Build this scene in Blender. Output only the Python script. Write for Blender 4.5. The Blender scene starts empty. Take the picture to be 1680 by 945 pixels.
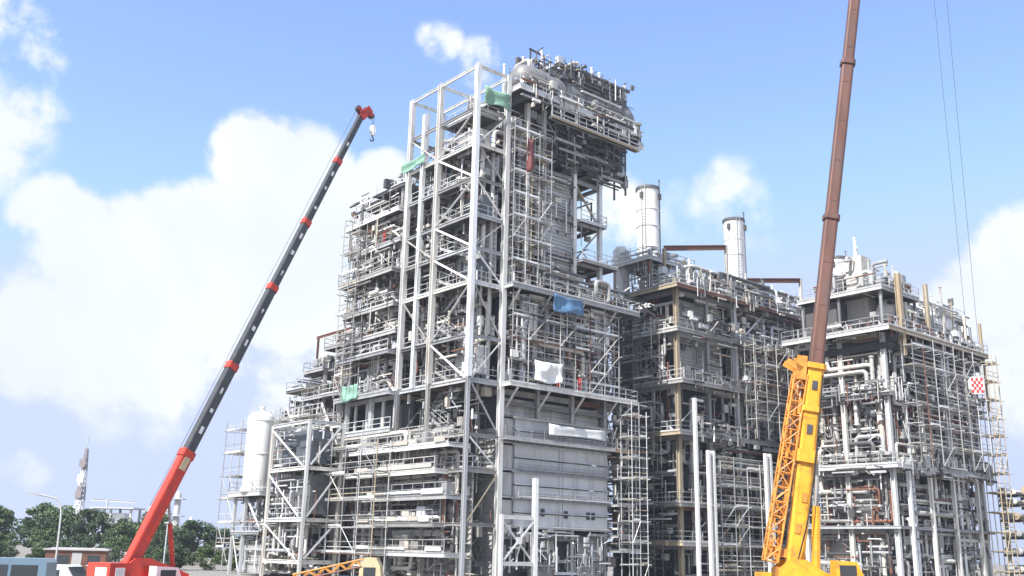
import bpy, bmesh, math, random
from math import radians as rad, pi, sin, cos
from mathutils import Vector, Matrix, Quaternion

sc = bpy.context.scene
COL = sc.collection
V3 = Vector

# ------------------------------------------------------------------ camera, sky, sun, exposure
PITCH = math.atan(433 / 1600.0)
cam_d = bpy.data.cameras.new("camera")
cam_d.sensor_width = 36.0
cam_d.lens = 1600.0 / 1680.0 * 36.0
cam_d.clip_start = 0.5
cam_d.clip_end = 20000.0
cam = bpy.data.objects.new("camera", cam_d)
COL.objects.link(cam)
cam.matrix_world = Matrix.Translation((0, 0, 3.0)) @ Matrix.Rotation(pi / 2 + PITCH, 4, 'X') @ Matrix.Rotation(rad(1.3), 4, 'Z')
sc.camera = cam
sc.cycles.max_bounces = 5
sc.cycles.diffuse_bounces = 3
sc.cycles.glossy_bounces = 2
sc.cycles.transmission_bounces = 2
sc.cycles.volume_bounces = 0

SUN_AZ = rad(219.0)      # compass style: 0 = +Y (away from the camera), clockwise seen from above
SUN_EL = rad(50.0)
SUN_DIR = V3((sin(SUN_AZ) * cos(SUN_EL), cos(SUN_AZ) * cos(SUN_EL), sin(SUN_EL)))

world = bpy.data.worlds.new("World")
sc.world = world
world.use_nodes = True


def view_dir(px, py):
    d = V3(((px - 840) / 1600.0, -(py - 472.5) / 1600.0, -1.0)).normalized()
    return cam.matrix_world.to_3x3() @ d


def build_world():
    nt = world.node_tree
    N, L = nt.nodes, nt.links
    N.clear()
    out = N.new('ShaderNodeOutputWorld')
    bg = N.new('ShaderNodeBackground')
    sky = N.new('ShaderNodeTexSky')
    sky.sky_type = 'NISHITA'
    sky.sun_disc = False
    sky.sun_elevation = SUN_EL
    sky.sun_rotation = SUN_AZ
    sky.altitude = 0
    sky.air_density = 1.0
    sky.dust_density = 0.6
    sky.ozone_density = 1.6
    tc = N.new('ShaderNodeTexCoord')
    vec = tc.outputs['Generated']

    def math_n(op, a, b=None, clamp=False):
        m = N.new('ShaderNodeMath')
        m.operation = op
        m.use_clamp = clamp
        for i, x in enumerate((a, b)):
            if x is None:
                continue
            if isinstance(x, (int, float)):
                m.inputs[i].default_value = x
            else:
                L.new(x, m.inputs[i])
        return m.outputs[0]

    def noise(scale, detail, rough, dist=0.0, off=(0, 0, 0)):
        mp = N.new('ShaderNodeMapping')
        mp.inputs['Location'].default_value = off
        L.new(vec, mp.inputs['Vector'])
        n = N.new('ShaderNodeTexNoise')
        n.inputs['Scale'].default_value = scale
        n.inputs['Detail'].default_value = detail
        n.inputs['Roughness'].default_value = rough
        n.inputs['Distortion'].default_value = dist
        L.new(mp.outputs[0], n.inputs['Vector'])
        return n.outputs['Fac']

    # cumulus banks: soft round cores, broken up by noise
    cores = [(60, 545, 120, .8), (215, 450, 120, .9), (75, 340, 60, .6), (130, 400, 85, .75), (420, 262, 78, .95), (480, 330, 120, .9),
             (340, 420, 130, .95), (300, 560, 130, .85), (455, 470, 130, .85), (150, 540, 120, .9), (560, 420, 130, .7),
             (600, 560, 150, .5), (630, 300, 60, .7), (430, 620, 150, .4), (150, 620, 110, .45), (-30, 60, 130, .6), (-20, 160, 120, .55), (-20, 240, 90, .5), (30, 20, 60, .4),
             (728, 75, 48, .46), (785, 100, 50, .48), (700, 60, 30, .4), (1185, 300, 75, .29), (1215, 345, 80, .27), (1120, 350, 90, .26), (1250, 390, 80, .25), (1010, 350, 90, .42), (1640, 490, 100, .85),
             (1570, 560, 120, .5), (1700, 440, 100, .85), (1760, 560, 160, .8), (35, 770, 50, .35), (280, 715, 60, .3)]
    # the same kind of clouds goes on round the rest of the sky
    acc = None
    for (px, py, r, w) in cores:
        c = view_dir(px, py)
        dn = N.new('ShaderNodeVectorMath')
        dn.operation = 'DISTANCE'
        L.new(vec, dn.inputs[0])
        dn.inputs[1].default_value = c
        mr = N.new('ShaderNodeMapRange')
        mr.interpolation_type = 'SMOOTHSTEP'
        L.new(dn.outputs['Value'], mr.inputs['Value'])
        mr.inputs['From Min'].default_value = 1.45 * r / 1600.0
        mr.inputs['From Max'].default_value = 0.25 * r / 1600.0
        mr.inputs['To Min'].default_value = 0.0
        mr.inputs['To Max'].default_value = w
        acc = mr.outputs[0] if acc is None else math_n('MAXIMUM', acc, mr.outputs[0])
    # elsewhere
    cd = N.new('ShaderNodeVectorMath')
    cd.operation = 'DISTANCE'
    L.new(vec, cd.inputs[0])
    cd.inputs[1].default_value = view_dir(840, 472)
    away = N.new('ShaderNodeMapRange')
    L.new(cd.outputs['Value'], away.inputs['Value'])
    away.inputs['From Min'].default_value = 0.62
    away.inputs['From Max'].default_value = 0.85
    wide = math_n('MULTIPLY', math_n('MULTIPLY', math_n('SUBTRACT', noise(2.2, 2, .5), 0.42, True), 3.2, True), away.outputs[0])
    acc = math_n('MAXIMUM', acc, wide)
    n1 = noise(8.0, 7, .56, .1)
    n2 = noise(24.0, 4, .6, .2, (3, 1, 7))
    brk = math_n('ADD', math_n('MULTIPLY', math_n('SUBTRACT', n1, .5), 1.5), math_n('MULTIPLY', math_n('SUBTRACT', n2, .5), 1.05))
    field = math_n('ADD', acc, math_n('MULTIPLY', brk, math_n('MULTIPLY', acc, 2.4, True)))
    dens = N.new('ShaderNodeMapRange')
    dens.interpolation_type = 'SMOOTHSTEP'
    L.new(field, dens.inputs['Value'])
    dens.inputs['From Min'].default_value = 0.21
    dens.inputs['From Max'].default_value = 0.60
    dens.inputs['To Max'].default_value = 0.96
    # cloud colour: bright tops, lavender grey undersides
    n3 = noise(5.0, 3, .55, .4, (0, 0, .05))
    ramp = N.new('ShaderNodeValToRGB')
    L.new(n3, ramp.inputs[0])
    ramp.color_ramp.elements[0].position = 0.34
    ramp.color_ramp.elements[0].color = (.84, .885, .97, 1)
    ramp.color_ramp.elements[1].position = 0.62
    ramp.color_ramp.elements[1].color = (.96, .99, 1.0, 1)
    cs = N.new('ShaderNodeVectorMath')
    cs.operation = 'SCALE'
    L.new(ramp.outputs[0], cs.inputs[0])
    cs.inputs['Scale'].default_value = CLOUD
    sk = N.new('ShaderNodeVectorMath')
    sk.operation = 'MULTIPLY'
    L.new(sky.outputs[0], sk.inputs[0])
    sk.inputs[1].default_value = SKY_TINT
    mix = N.new('ShaderNodeMixRGB')
    L.new(dens.outputs[0], mix.inputs[0])
    # hazy air holds the low sky near one pale value
    sx = N.new('ShaderNodeSeparateXYZ')
    cx = N.new('ShaderNodeCombineXYZ')
    L.new(sk.outputs[0], sx.inputs[0])
    for i_, cap in enumerate((2.45, 2.85, 3.95)):
        sm = N.new('ShaderNodeMath')
        sm.operation = 'SMOOTH_MIN'
        L.new(sx.outputs[i_], sm.inputs[0])
        sm.inputs[1].default_value = cap
        sm.inputs[2].default_value = .5
        L.new(sm.outputs[0], cx.inputs[i_])
    L.new(cx.outputs[0], mix.inputs[1])
    L.new(cs.outputs[0], mix.inputs[2])
    L.new(mix.outputs[0], bg.inputs['Color'])
    bg.inputs['Strength'].default_value = SKY_STRENGTH
    L.new(bg.outputs[0], out.inputs['Surface'])


SKY_STRENGTH = 0.15
SKY_TINT = (1.12, 1.10, 1.27)
CLOUD = 4.15
build_world()

sun_d = bpy.data.lights.new("sun", 'SUN')
sun_d.energy = 5.0
sun_d.angle = rad(0.5)
sun_d.color = (1.0, .96, .905)
sun = bpy.data.objects.new("sun", sun_d)
COL.objects.link(sun)
sun.rotation_euler = SUN_DIR.to_track_quat('Z', 'Y').to_euler()
sun.location = (0, 0, 90)

vs_ = sc.view_settings
vs_.view_transform = 'Standard'
vs_.look = 'None'
vs_.gamma = 1.0
vs_.use_curve_mapping = False
vs_.exposure = 0.85

# ------------------------------------------------------------------ materials
MATS = {}


def mat(name, col, rough=.6, metal=0.0, var=.12, nscale=1.5, stain=None, stain_amt=.0, objvar=.1, bump=0.0, streak=False, bscale=20):
    """procedural paint or metal: base colour, mottling, a stain with its own shape, a small shift per object"""
    m = bpy.data.materials.new(name)
    m.use_nodes = True
    nt = m.node_tree
    N, L = nt.nodes, nt.links
    b = N['Principled BSDF']
    b.inputs['Roughness'].default_value = rough
    b.inputs['Metallic'].default_value = metal
    geo = N.new('ShaderNodeNewGeometry')
    mp = N.new('ShaderNodeMapping')
    if streak:
        mp.inputs['Scale'].default_value = (1, 1, .16)
    L.new(geo.outputs['Position'], mp.inputs['Vector'])
    n = N.new('ShaderNodeTexNoise')
    n.inputs['Scale'].default_value = nscale
    n.inputs['Detail'].default_value = 3
    n.inputs['Roughness'].default_value = .65
    L.new(mp.outputs[0], n.inputs['Vector'])
    r = N.new('ShaderNodeMapRange')
    L.new(n.outputs['Fac'], r.inputs['Value'])
    r.inputs['From Min'].default_value = .3
    r.inputs['From Max'].default_value = .7
    r.inputs['To Min'].default_value = 1 - var
    r.inputs['To Max'].default_value = 1 + var
    oi = N.new('ShaderNodeObjectInfo')
    r2 = N.new('ShaderNodeMapRange')
    L.new(oi.outputs['Random'], r2.inputs['Value'])
    r2.inputs['To Min'].default_value = 1 - objvar
    r2.inputs['To Max'].default_value = 1 + objvar
    mu = N.new('ShaderNodeMath')
    mu.operation = 'MULTIPLY'
    L.new(r.outputs[0], mu.inputs[0])
    L.new(r2.outputs[0], mu.inputs[1])
    sv = N.new('ShaderNodeVectorMath')
    sv.operation = 'SCALE'
    sv.inputs[0].default_value = col
    L.new(mu.outputs[0], sv.inputs['Scale'])
    last = sv.outputs[0]
    if objvar >= .1:
        # batches of steel come a little warmer or cooler
        wv = N.new('ShaderNodeMath')
        wv.operation = 'FRACT'
        wm = N.new('ShaderNodeMath')
        wm.operation = 'MULTIPLY'
        wm.inputs[1].default_value = 7.3
        L.new(oi.outputs['Random'], wm.inputs[0])
        L.new(wm.outputs[0], wv.inputs[0])
        tm = N.new('ShaderNodeMixRGB')
        tm.inputs[1].default_value = (.95, .995, 1.05, 1)
        tm.inputs[2].default_value = (1.03, 1.0, .94, 1)
        L.new(wv.outputs[0], tm.inputs[0])
        tv = N.new('ShaderNodeVectorMath')
        tv.operation = 'MULTIPLY'
        L.new(last, tv.inputs[0])
        L.new(tm.outputs[0], tv.inputs[1])
        last = tv.outputs[0]
    if stain:
        n2 = N.new('ShaderNodeTexNoise')
        n2.inputs['Scale'].default_value = nscale * 1.7
        n2.inputs['Detail'].default_value = 4
        n2.inputs['Roughness'].default_value = .7
        L.new(mp.outputs[0], n2.inputs['Vector'])
        r3 = N.new('ShaderNodeMapRange')
        L.new(n2.outputs['Fac'], r3.inputs['Value'])
        r3.inputs['From Min'].default_value = .52
        r3.inputs['From Max'].default_value = .70
        r3.inputs['To Max'].default_value = stain_amt
        mx = N.new('ShaderNodeMixRGB')
        L.new(r3.outputs[0], mx.inputs[0])
        L.new(last, mx.inputs[1])
        mx.inputs[2].default_value = (*stain, 1)
        last = mx.outputs[0]
    L.new(last, b.inputs['Base Color'])
    if bump:
        n4 = N.new('ShaderNodeTexNoise')
        n4.inputs['Scale'].default_value = bscale
        n4.inputs['Detail'].default_value = 5
        L.new(geo.outputs['Position'], n4.inputs['Vector'])
        bp = N.new('ShaderNodeBump')
        bp.inputs['Strength'].default_value = bump
        bp.inputs['Distance'].default_value = .05
        L.new(n4.outputs['Fac'], bp.inputs['Height'])
        L.new(bp.outputs[0], b.inputs['Normal'])
    MATS[name] = m
    return m


RUST = (.16, .075, .04)
mat('mast_dark', (.26, .225, .23), .6, 0, .1, .3, (.2, .17, .16), .4, .05)
mat('steel_white', (.66, .66, .655), .5, 0, .14, .8, (.27, .20, .15), .6, .16, streak=True)
mat('steel_grey', (.34, .34, .345), .55, .1, .18, .9, (.17, .12, .09), .5, .35, streak=True)
mat('steel_dark', (.10, .10, .105), .6, .1, .15, 1.0, RUST, .4, .25)
mat('galv', (.47, .475, .48), .45, .25, .14, 2.0, (.22, .18, .15), .45, .35)
mat('tube', (.42, .42, .42), .5, .2, .14, 2.0, RUST, .55, .40)
mat('plank', (.36, .33, .28), .8, 0, .2, 1.2, (.2, .17, .13), .6, .3)
mat('grating', (.10, .10, .10), .6, .2, .12, 1.5, (.12, .09, .07), .4, .18)
mat('shade_black', (.05, .052, .06), .6, .1, .15, 1.0, (.09, .06, .05), .4, .25)  # near-black that paints in deep shade; also on dark fittings
mat('drum_grey', (.20, .20, .205), .5, .1, .12, .8, (.12, .09, .07), .5, .05)
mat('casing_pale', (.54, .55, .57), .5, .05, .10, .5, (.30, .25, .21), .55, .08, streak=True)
mat('casing', (.50, .495, .485), .5, .1, .12, .5, (.22, .17, .14), .6, .10, streak=True)
mat('casing_blue', (.105, .12, .145), .5, .15, .10, .5, (.16, .14, .13), .5, .10, streak=True)  # dark tone puts the shade inside the units into the colour
mat('cladding', (.58, .57, .55), .42, .2, .10, .7, (.30, .25, .21), .45, .2, streak=True)
mat('insulation', (.50, .47, .42), .7, 0, .15, 1.5, (.3, .24, .18), .5, .25)
mat('primer', (.18, .08, .055), .6, 0, .2, 1.5, (.12, .07, .05), .5, .25)
mat('tan_steel', (.42, .35, .25), .65, 0, .15, 1.0, (.22, .14, .08), .6, .15, streak=True)
mat('stack_white', (.78, .775, .76), .45, 0, .07, .45, (.42, .35, .28), .5, .03, streak=True)
mat('tank_white', (.80, .80, .78), .4, 0, .04, .5, (.55, .48, .40), .3, .03, streak=True)
mat('crane_red', (.58, .055, .032), .4, 0, .16, 1.5, (.22, .06, .05), .6, .05)
mat('crane_yellow', (.74, .36, .03), .42, 0, .16, 1.2, (.30, .14, .05), .65, .06)
mat('crane_orange', (.60, .25, .04), .5, 0, .2, 2.0, (.30, .13, .06), .7, .12)
mat('boom_dark', (.075, .08, .088), .45, .2, .15, 2.0, (.16, .14, .12), .4, .05)
mat('boom_rust', (.165, .085, .068), .5, .15, .25, .9, (.11, .095, .095), .75, .05, streak=True)
mat('rubber', (.025, .025, .027), .85)
mat('cable', (.05, .05, .055), .5, .6)
mat('white_paint', (.78, .78, .77), .4, 0, .05, 1.5, (.45, .40, .35), .3, .05)
mat('checker_red', (.62, .05, .04), .45)
mat('glass', (.04, .05, .06), .08, 0, 0.02)
mat('sheet_green', (.20, .36, .28), .8, 0, .15, 3, bump=.6, bscale=3)
mat('sheet_blue', (.09, .19, .33), .7, 0, .2, 2, bump=.6, bscale=3)
mat('sheet_white', (.78, .76, .72), .8, 0, .08, 2, bump=.6, bscale=3)
mat('net_red', (.20, .065, .065), .8, 0, .2, 3)
mat('beige', (.58, .47, .29), .6, 0, .12, 1.5, (.4, .3, .18), .4, .05)
mat('car_blue', (.20, .30, .40), .25, .3, .05)
mat('bark', (.09, .07, .05), .9, 0, .25, 3)
mat('leaf_a', (.070, .115, .038), .6, 0, .45, .9, (.10, .13, .04), .5, .2)
mat('leaf_b', (.052, .090, .036), .6, 0, .45, .9, (.09, .11, .035), .5, .2)
mat('ground', (.20, .18, .15), .9, 0, .25, .12, (.16, .14, .12), .6, 0, bump=.5, bscale=4)
mat('road', (.055, .055, .057), .85, 0, .2, .4, (.10, .09, .08), .5, 0, bump=.3, bscale=30)
mat('concrete', (.22, .215, .20), .85, 0, .15, .6, (.2, .19, .17), .5, .1)
mat('coverall_red', (.50, .05, .035), .85, 0, .1, 6)
mat('coverall_blue', (.05, .08, .20), .85, 0, .1, 6)
mat('skin', (.30, .17, .11), .6, 0, .05, 8)
mat('helmet', (.80, .78, .74), .35, 0, .02)
mat('far_steel', (.45, .46, .48), .6, 0, .1, .3, (.3, .26, .23), .4, .1)

# ------------------------------------------------------------------ shared unit shapes
SHAPES = {}


def new_mesh(name, vs, fs, material=None, smooth=False):
    me = bpy.data.meshes.new(name)
    me.from_pydata(vs, [], fs)
    me.update()
    if material:
        me.materials.append(MATS[material])
    if smooth:
        me.polygons.foreach_set('use_smooth', [True] * len(me.polygons))
    return me


def prism(profile, z0=0.0, z1=1.0):
    n = len(profile)
    vs = [(x, y, z0) for x, y in profile] + [(x, y, z1) for x, y in profile]
    fs = [(i, (i + 1) % n, n + (i + 1) % n, n + i) for i in range(n)]
    fs += [tuple(reversed(range(n))), tuple(range(n, 2 * n))]
    return vs, fs


def shape(kind, material):
    key = (kind, material)
    if key in SHAPES:
        return SHAPES[key]
    sm = False
    if kind == 'box':
        vs, fs = prism([(-.5, -.5), (.5, -.5), (.5, .5), (-.5, .5)])
    elif kind == 'h':
        t, w = .36, .07
        vs, fs = prism([(-.5, -.5), (.5, -.5), (.5, -t), (w, -t), (w, t), (.5, t), (.5, .5), (-.5, .5), (-.5, t), (-w, t), (-w, -t), (-.5, -t)])
    elif kind == 'tube':
        vs, fs = prism([(.5 * cos(i * pi / 4), .5 * sin(i * pi / 4)) for i in range(8)])
    elif kind == 'angle':
        vs, fs = prism([(-.5, -.5), (.5, -.5), (.5, -.3), (-.3, -.3), (-.3, .5), (-.5, .5)])
    elif kind == 'panel':
        # wall panel in x (width) and z (height), ribs proud on -y
        vs, fs = [], []

        def bx(x0, x1, y0, y1, z0, z1):
            b = len(vs)
            vs.extend([(x0, y0, z0), (x1, y0, z0), (x1, y1, z0), (x0, y1, z0), (x0, y0, z1), (x1, y0, z1), (x1, y1, z1), (x0, y1, z1)])
            fs.extend([tuple(b + k for k in f) for f in ((0, 1, 5, 4), (1, 2, 6, 5), (2, 3, 7, 6), (3, 0, 4, 7), (4, 5, 6, 7), (3, 2, 1, 0))])
        bx(-.49, .49, 0, 1, .01, .99)
        for k in range(4):
            z = .08 + k * .235
            bx(-.485, .485, -.9, .1, z, z + .07)
    elif kind == 'plate':
        # smooth wall plate with a lip at its foot and a seam batten
        vs, fs = [], []

        def bx2(x0, x1, y0, y1, z0, z1):
            b = len(vs)
            vs.extend([(x0, y0, z0), (x1, y0, z0), (x1, y1, z0), (x0, y1, z0), (x0, y0, z1), (x1, y0, z1), (x1, y1, z1), (x0, y1, z1)])
            fs.extend([tuple(b + k for k in f) for f in ((0, 1, 5, 4), (1, 2, 6, 5), (2, 3, 7, 6), (3, 0, 4, 7), (4, 5, 6, 7), (3, 2, 1, 0))])
        bx2(-.495, .495, 0, 1, .08, .93)
        bx2(-.497, .497, -1.2, .6, .0, .06)
        bx2(.42, .45, -.4, .1, .09, .92)
    me = new_mesh(kind + '_' + material, vs, fs, material, sm)
    SHAPES[key] = me
    return me


def basis(p, q, w, d, up):
    z = (q - p)
    ln = z.length
    z = z / ln
    y = up - z * up.dot(z)
    if y.length < 1e-4:
        y = V3((0, 1, 0)) - z * z.y
        if y.length < 1e-4:
            y = V3((1, 0, 0)) - z * z.x
    y.normalize()
    x = y.cross(z)
    m = Matrix(((x.x * w, y.x * d, z.x * ln, p.x), (x.y * w, y.y * d, z.y * ln, p.y), (x.z * w, y.z * d, z.z * ln, p.z), (0, 0, 0, 1)))
    return m


# ------------------------------------------------------------------ things and parts
ORG = V3((-3.82, 87.92, 0.0))         # ground under the near corner of the tall frame
ROT = Matrix.Rotation(rad(40), 4, 'Z')  # plant grid: u runs along the row of units, v runs back from it


def PW(u, v, z):
    return ORG + ROT.to_3x3() @ V3((u, v, z))


UP = V3((0, 0, 1))
rnd = random.Random(11)


class Thing:
    def __init__(s, name, label, cat, org=(0, 0, 0), plant=True, group=None, rotz=0.0):
        s.org = V3(org)
        s.root = bpy.data.objects.new(name, None)
        s.root.empty_display_size = .5
        COL.objects.link(s.root)
        if plant:
            s.root.matrix_world = Matrix.Translation(PW(*org)) @ ROT
        else:
            s.root.matrix_world = Matrix.Translation(s.org) @ Matrix.Rotation(rotz, 4, 'Z')
            s.org = V3((0, 0, 0)) if rotz else s.org
        s.root['label'] = label
        s.root['category'] = cat
        s.root['kind'] = 'thing'
        if group:
            s.root['group'] = group

    def add(s, name, me, mx=None, parent=None, kind=None, label=None):
        o = bpy.data.objects.new(name, me)
        COL.objects.link(o)
        mx = Matrix.Translation(-s.org) @ (mx if mx is not None else Matrix.Identity(4))
        o.matrix_basis = mx
        if parent is None:
            o.parent = s.root
        else:
            o.parent = parent
            o.matrix_parent_inverse = parent.matrix_basis.inverted()
        if kind:
            o['kind'] = kind
        if label:
            o['label'] = label
        return o

    def bar(s, name, p, q, w, d=None, shp='box', m='steel_grey', up=UP, parent=None):
        d = w if d is None else d
        j = .003
        if name in ('beam', 'brace', 'edge_beam', 'standard', 'ledger', 'guard_rail') and m in ('steel_grey', 'galv', 'tube') and rnd.random() < .11:
            m = rnd.choice(('primer', 'tan_steel', 'steel_dark', 'tan_steel'))
        p, q = V3(p), V3(q)
        off = V3((rnd.uniform(-j, j), rnd.uniform(-j, j), rnd.uniform(-j, j)))
        return s.add(name, shape(shp, m), basis(p + off, q + off, w * rnd.uniform(.985, 1.015), d * rnd.uniform(.985, 1.015), up), parent)

    def box(s, name, lo, hi, m, parent=None):
        lo, hi = V3(lo), V3(hi)
        c = (lo + hi) / 2
        return s.bar(name, (c.x, c.y, lo.z), (c.x, c.y, hi.z), hi.x - lo.x, hi.y - lo.y, 'box', m, V3((0, 1, 0)), parent)


class MB:
    """collects simple shapes into one mesh"""
    def __init__(s):
        s.v, s.f = [], []

    def put(s, vs, fs):
        b = len(s.v)
        s.v.extend(vs)
        s.f.extend([tuple(b + k for k in f) for f in fs])

    def bar(s, p, q, w, d=None, up=UP, n=4):
        d = w if d is None else d
        p, q = V3(p), V3(q)
        m = basis(p, q, w, d, up)
        if n == 4:
            pr = [(-.5, -.5), (.5, -.5), (.5, .5), (-.5, .5)]
        else:
            pr = [(.5 * cos(2 * pi * i / n), .5 * sin(2 * pi * i / n)) for i in range(n)]
        vs, fs = prism(pr)
        s.put([tuple(m @ V3(x)) for x in vs], fs)

    def box(s, lo, hi):
        lo, hi = V3(lo), V3(hi)
        c = (lo + hi) / 2
        s.bar((c.x, c.y, lo.z), (c.x, c.y, hi.z), hi.x - lo.x, hi.y - lo.y, V3((0, 1, 0)))

    def tube(s, pts, r, n=8, bend=None):
        pts = [V3(p) for p in pts]
        bend = bend or r * 2.2
        path = [pts[0]]
        for i in range(1, len(pts) - 1):
            a, b, c = pts[i - 1], pts[i], pts[i + 1]
            d1, d2 = (a - b), (c - b)
            k = min(bend, d1.length * .45, d2.length * .45)
            e1, e2 = b + d1.normalized() * k, b + d2.normalized() * k
            for t in (0, .33, .67, 1):
                path.append((e1 * (1 - t) + b * t) * (1 - t) + (b * (1 - t) + e2 * t) * t)
        path.append(pts[-1])
        rings = []
        x = None
        for i, p in enumerate(path):
            t = (path[min(i + 1, len(path) - 1)] - path[max(i - 1, 0)]).normalized()
            if x is None:
                x = t.orthogonal().normalized()
            x = (x - t * x.dot(t)).normalized()
            y = t.cross(x)
            rings.append([tuple(p + (x * cos(2 * pi * k / n) + y * sin(2 * pi * k / n)) * r) for k in range(n)])
        vs = [v for rg in rings for v in rg]
        fs = []
        for i in range(len(rings) - 1):
            for k in range(n):
                fs.append((i * n + k, i * n + (k + 1) % n, (i + 1) * n + (k + 1) % n, (i + 1) * n + k))
        fs.append(tuple(reversed(range(n))))
        fs.append(tuple(range(len(vs) - n, len(vs))))
        s.put(vs, fs)

    def lathe(s, prof, n=24, axis=None, center=(0, 0, 0)):
        """prof = [(r, h)...] turned about local z (or x when axis='x')"""
        c = V3(center)
        vs = []
        for r, h in prof:
            for k in range(n):
                a = 2 * pi * k / n
                p = (r * cos(a), r * sin(a), h)
                if axis == 'x':
                    p = (h, r * cos(a), r * sin(a))
                vs.append(tuple(c + V3(p)))
        fs = []
        for i in range(len(prof) - 1):
            for k in range(n):
                fs.append((i * n + k, i * n + (k + 1) % n, (i + 1) * n + (k + 1) % n, (i + 1) * n + k))
        fs.append(tuple(reversed(range(n))))
        fs.append(tuple(range(len(vs) - n, len(vs))))
        s.put(vs, fs)

    def mesh(s, name, material, smooth=False):
        me = new_mesh(name, s.v, s.f, material, False)
        if smooth:
            me.polygons.foreach_set('use_smooth', [True] * len(me.polygons))
            try:
                me.set_sharp_from_angle(angle=rad(40))
            except Exception:
                pass
        return me


def railing_mesh(p, q, h=1.1, step=1.7, t=.055):
    b = MB()
    p, q = V3(p), V3(q)
    n = max(1, round((q - p).length / step))
    for i in range(n + 1):
        a = p.lerp(q, i / n)
        b.bar(a, a + UP * h, t, t, V3((0, 1, 0)))
    for zz in (h, h * .52):
        b.bar(p + UP * zz, q + UP * zz, t, t)
    b.bar(p + UP * .09, q + UP * .09, .02, .16)
    return b


def deck(th, u0, v0, u1, v1, z, rails='LR', edge=.32, em='steel_grey', m='grating', rail_m='galv', ret=False):
    """floor slab with edge beams and railings; L = the face towards -u, R = towards -v, B = +v, F = +u"""
    dk = th.box('deck', (u0 + .06, v0 + .06, z - .09), (u1 - .06, v1 - .06, z), m)
    e = edge / 2
    em = rnd.choice((em, em, 'steel_grey', 'galv'))
    for (a, b) in (((u0, v0, z - e + .02), (u1, v0, z - e + .02)), ((u0, v0, z - e + .02), (u0, v1, z - e + .02)),
                   ((u0, v1, z - e + .02), (u1, v1, z - e + .02)), ((u1, v0, z - e + .02), (u1, v1, z - e + .02))):
        th.bar('edge_beam', a, b, .13, edge, 'h', em, UP, dk)
    ends = {'L': ((u0, v0, z), (u0, v1, z)), 'R': ((u0, v0, z), (u1, v0, z)), 'B': ((u0, v1, z), (u1, v1, z)), 'F': ((u1, v0, z), (u1, v1, z))}
    for k in rails:
        rb = railing_mesh(*ends[k])
        th.add('railing', rb.mesh('railing', rail_m), None, dk)
    return dk


def columns(th, us, vs, z0, z1, w, m, only=None):
    for i, u in enumerate(us):
        for j, v in enumerate(vs):
            if only == 'edge' and 0 < i < len(us) - 1 and 0 < j < len(vs) - 1:
                continue
            th.bar('column', (u, v, z0), (u, v, z1), w, w, 'h', m, V3((0, 1, 0)))


def face_beams(th, us, vs, zs, w, m):
    for z in zs:
        for v in (vs[0], vs[-1]):
            for a, b in zip(us[:-1], us[1:]):
                th.bar('beam', (a, v, z), (b, v, z), w * .6, w, 'h', m)
        for u in (us[0], us[-1]):
            for a, b in zip(vs[:-1], vs[1:]):
                th.bar('beam', (u, a, z), (u, b, z), w * .6, w, 'h', m)


def brace(th, a, b, w, m, x=False, c=None, d=None):
    th.bar('brace', a, b, w, w, 'angle', m)
    if x:
        th.bar('brace', c, d, w, w, 'angle', m)


def panels_R(th, u0, u1, v, z0, z1, pw, ph, m, skip=(), shp='panel', thick=.14):
    """wall of panels facing -v"""
    nu, nz = max(1, round((u1 - u0) / pw)), max(1, round((z1 - z0) / ph))
    du, dz = (u1 - u0) / nu, (z1 - z0) / nz
    for i in range(nu):
        for k in range(nz):
            if (i, k) in skip:
                continue
            c = (u0 + (i + .5) * du, v + rnd.uniform(0, .02), z0 + k * dz)
            mx = Matrix.Translation(c) @ Matrix.Diagonal((du, thick, dz, 1))
            th.add('casing_panel', shape(shp, m), mx)


def panels_L(th, v0, v1, u, z0, z1, pw, ph, m, skip=()):
    """wall of panels facing -u"""
    nv, nz = max(1, round((v1 - v0) / pw)), max(1, round((z1 - z0) / ph))
    dv, dz = (v1 - v0) / nv, (z1 - z0) / nz
    for i in range(nv):
        for k in range(nz):
            if (i, k) in skip:
                continue
            c = (u + rnd.uniform(0, .02), v0 + (i + .5) * dv, z0 + k * dz)
            mx = Matrix.Translation(c) @ Matrix.Rotation(-pi / 2, 4, 'Z') @ Matrix.Diagonal((dv, .14, dz, 1))
            th.add('casing_panel', shape('panel', m), mx)


def pipe(th, pts, r, m='cladding', name='pipe', n=10, parent=None):
    b = MB()
    b.tube(pts, r, n)
    # flanges at the ends
    for a, c in ((pts[0], pts[1]), (pts[-1], pts[-2])):
        a, c = V3(a), V3(c)
        d = (c - a).normalized()
        b.bar(a + d * .05, a + d * .17, r * 2.9, r * 2.9, UP, n)
    return th.add(name, b.mesh('pipe', m, True), None, parent)


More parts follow.
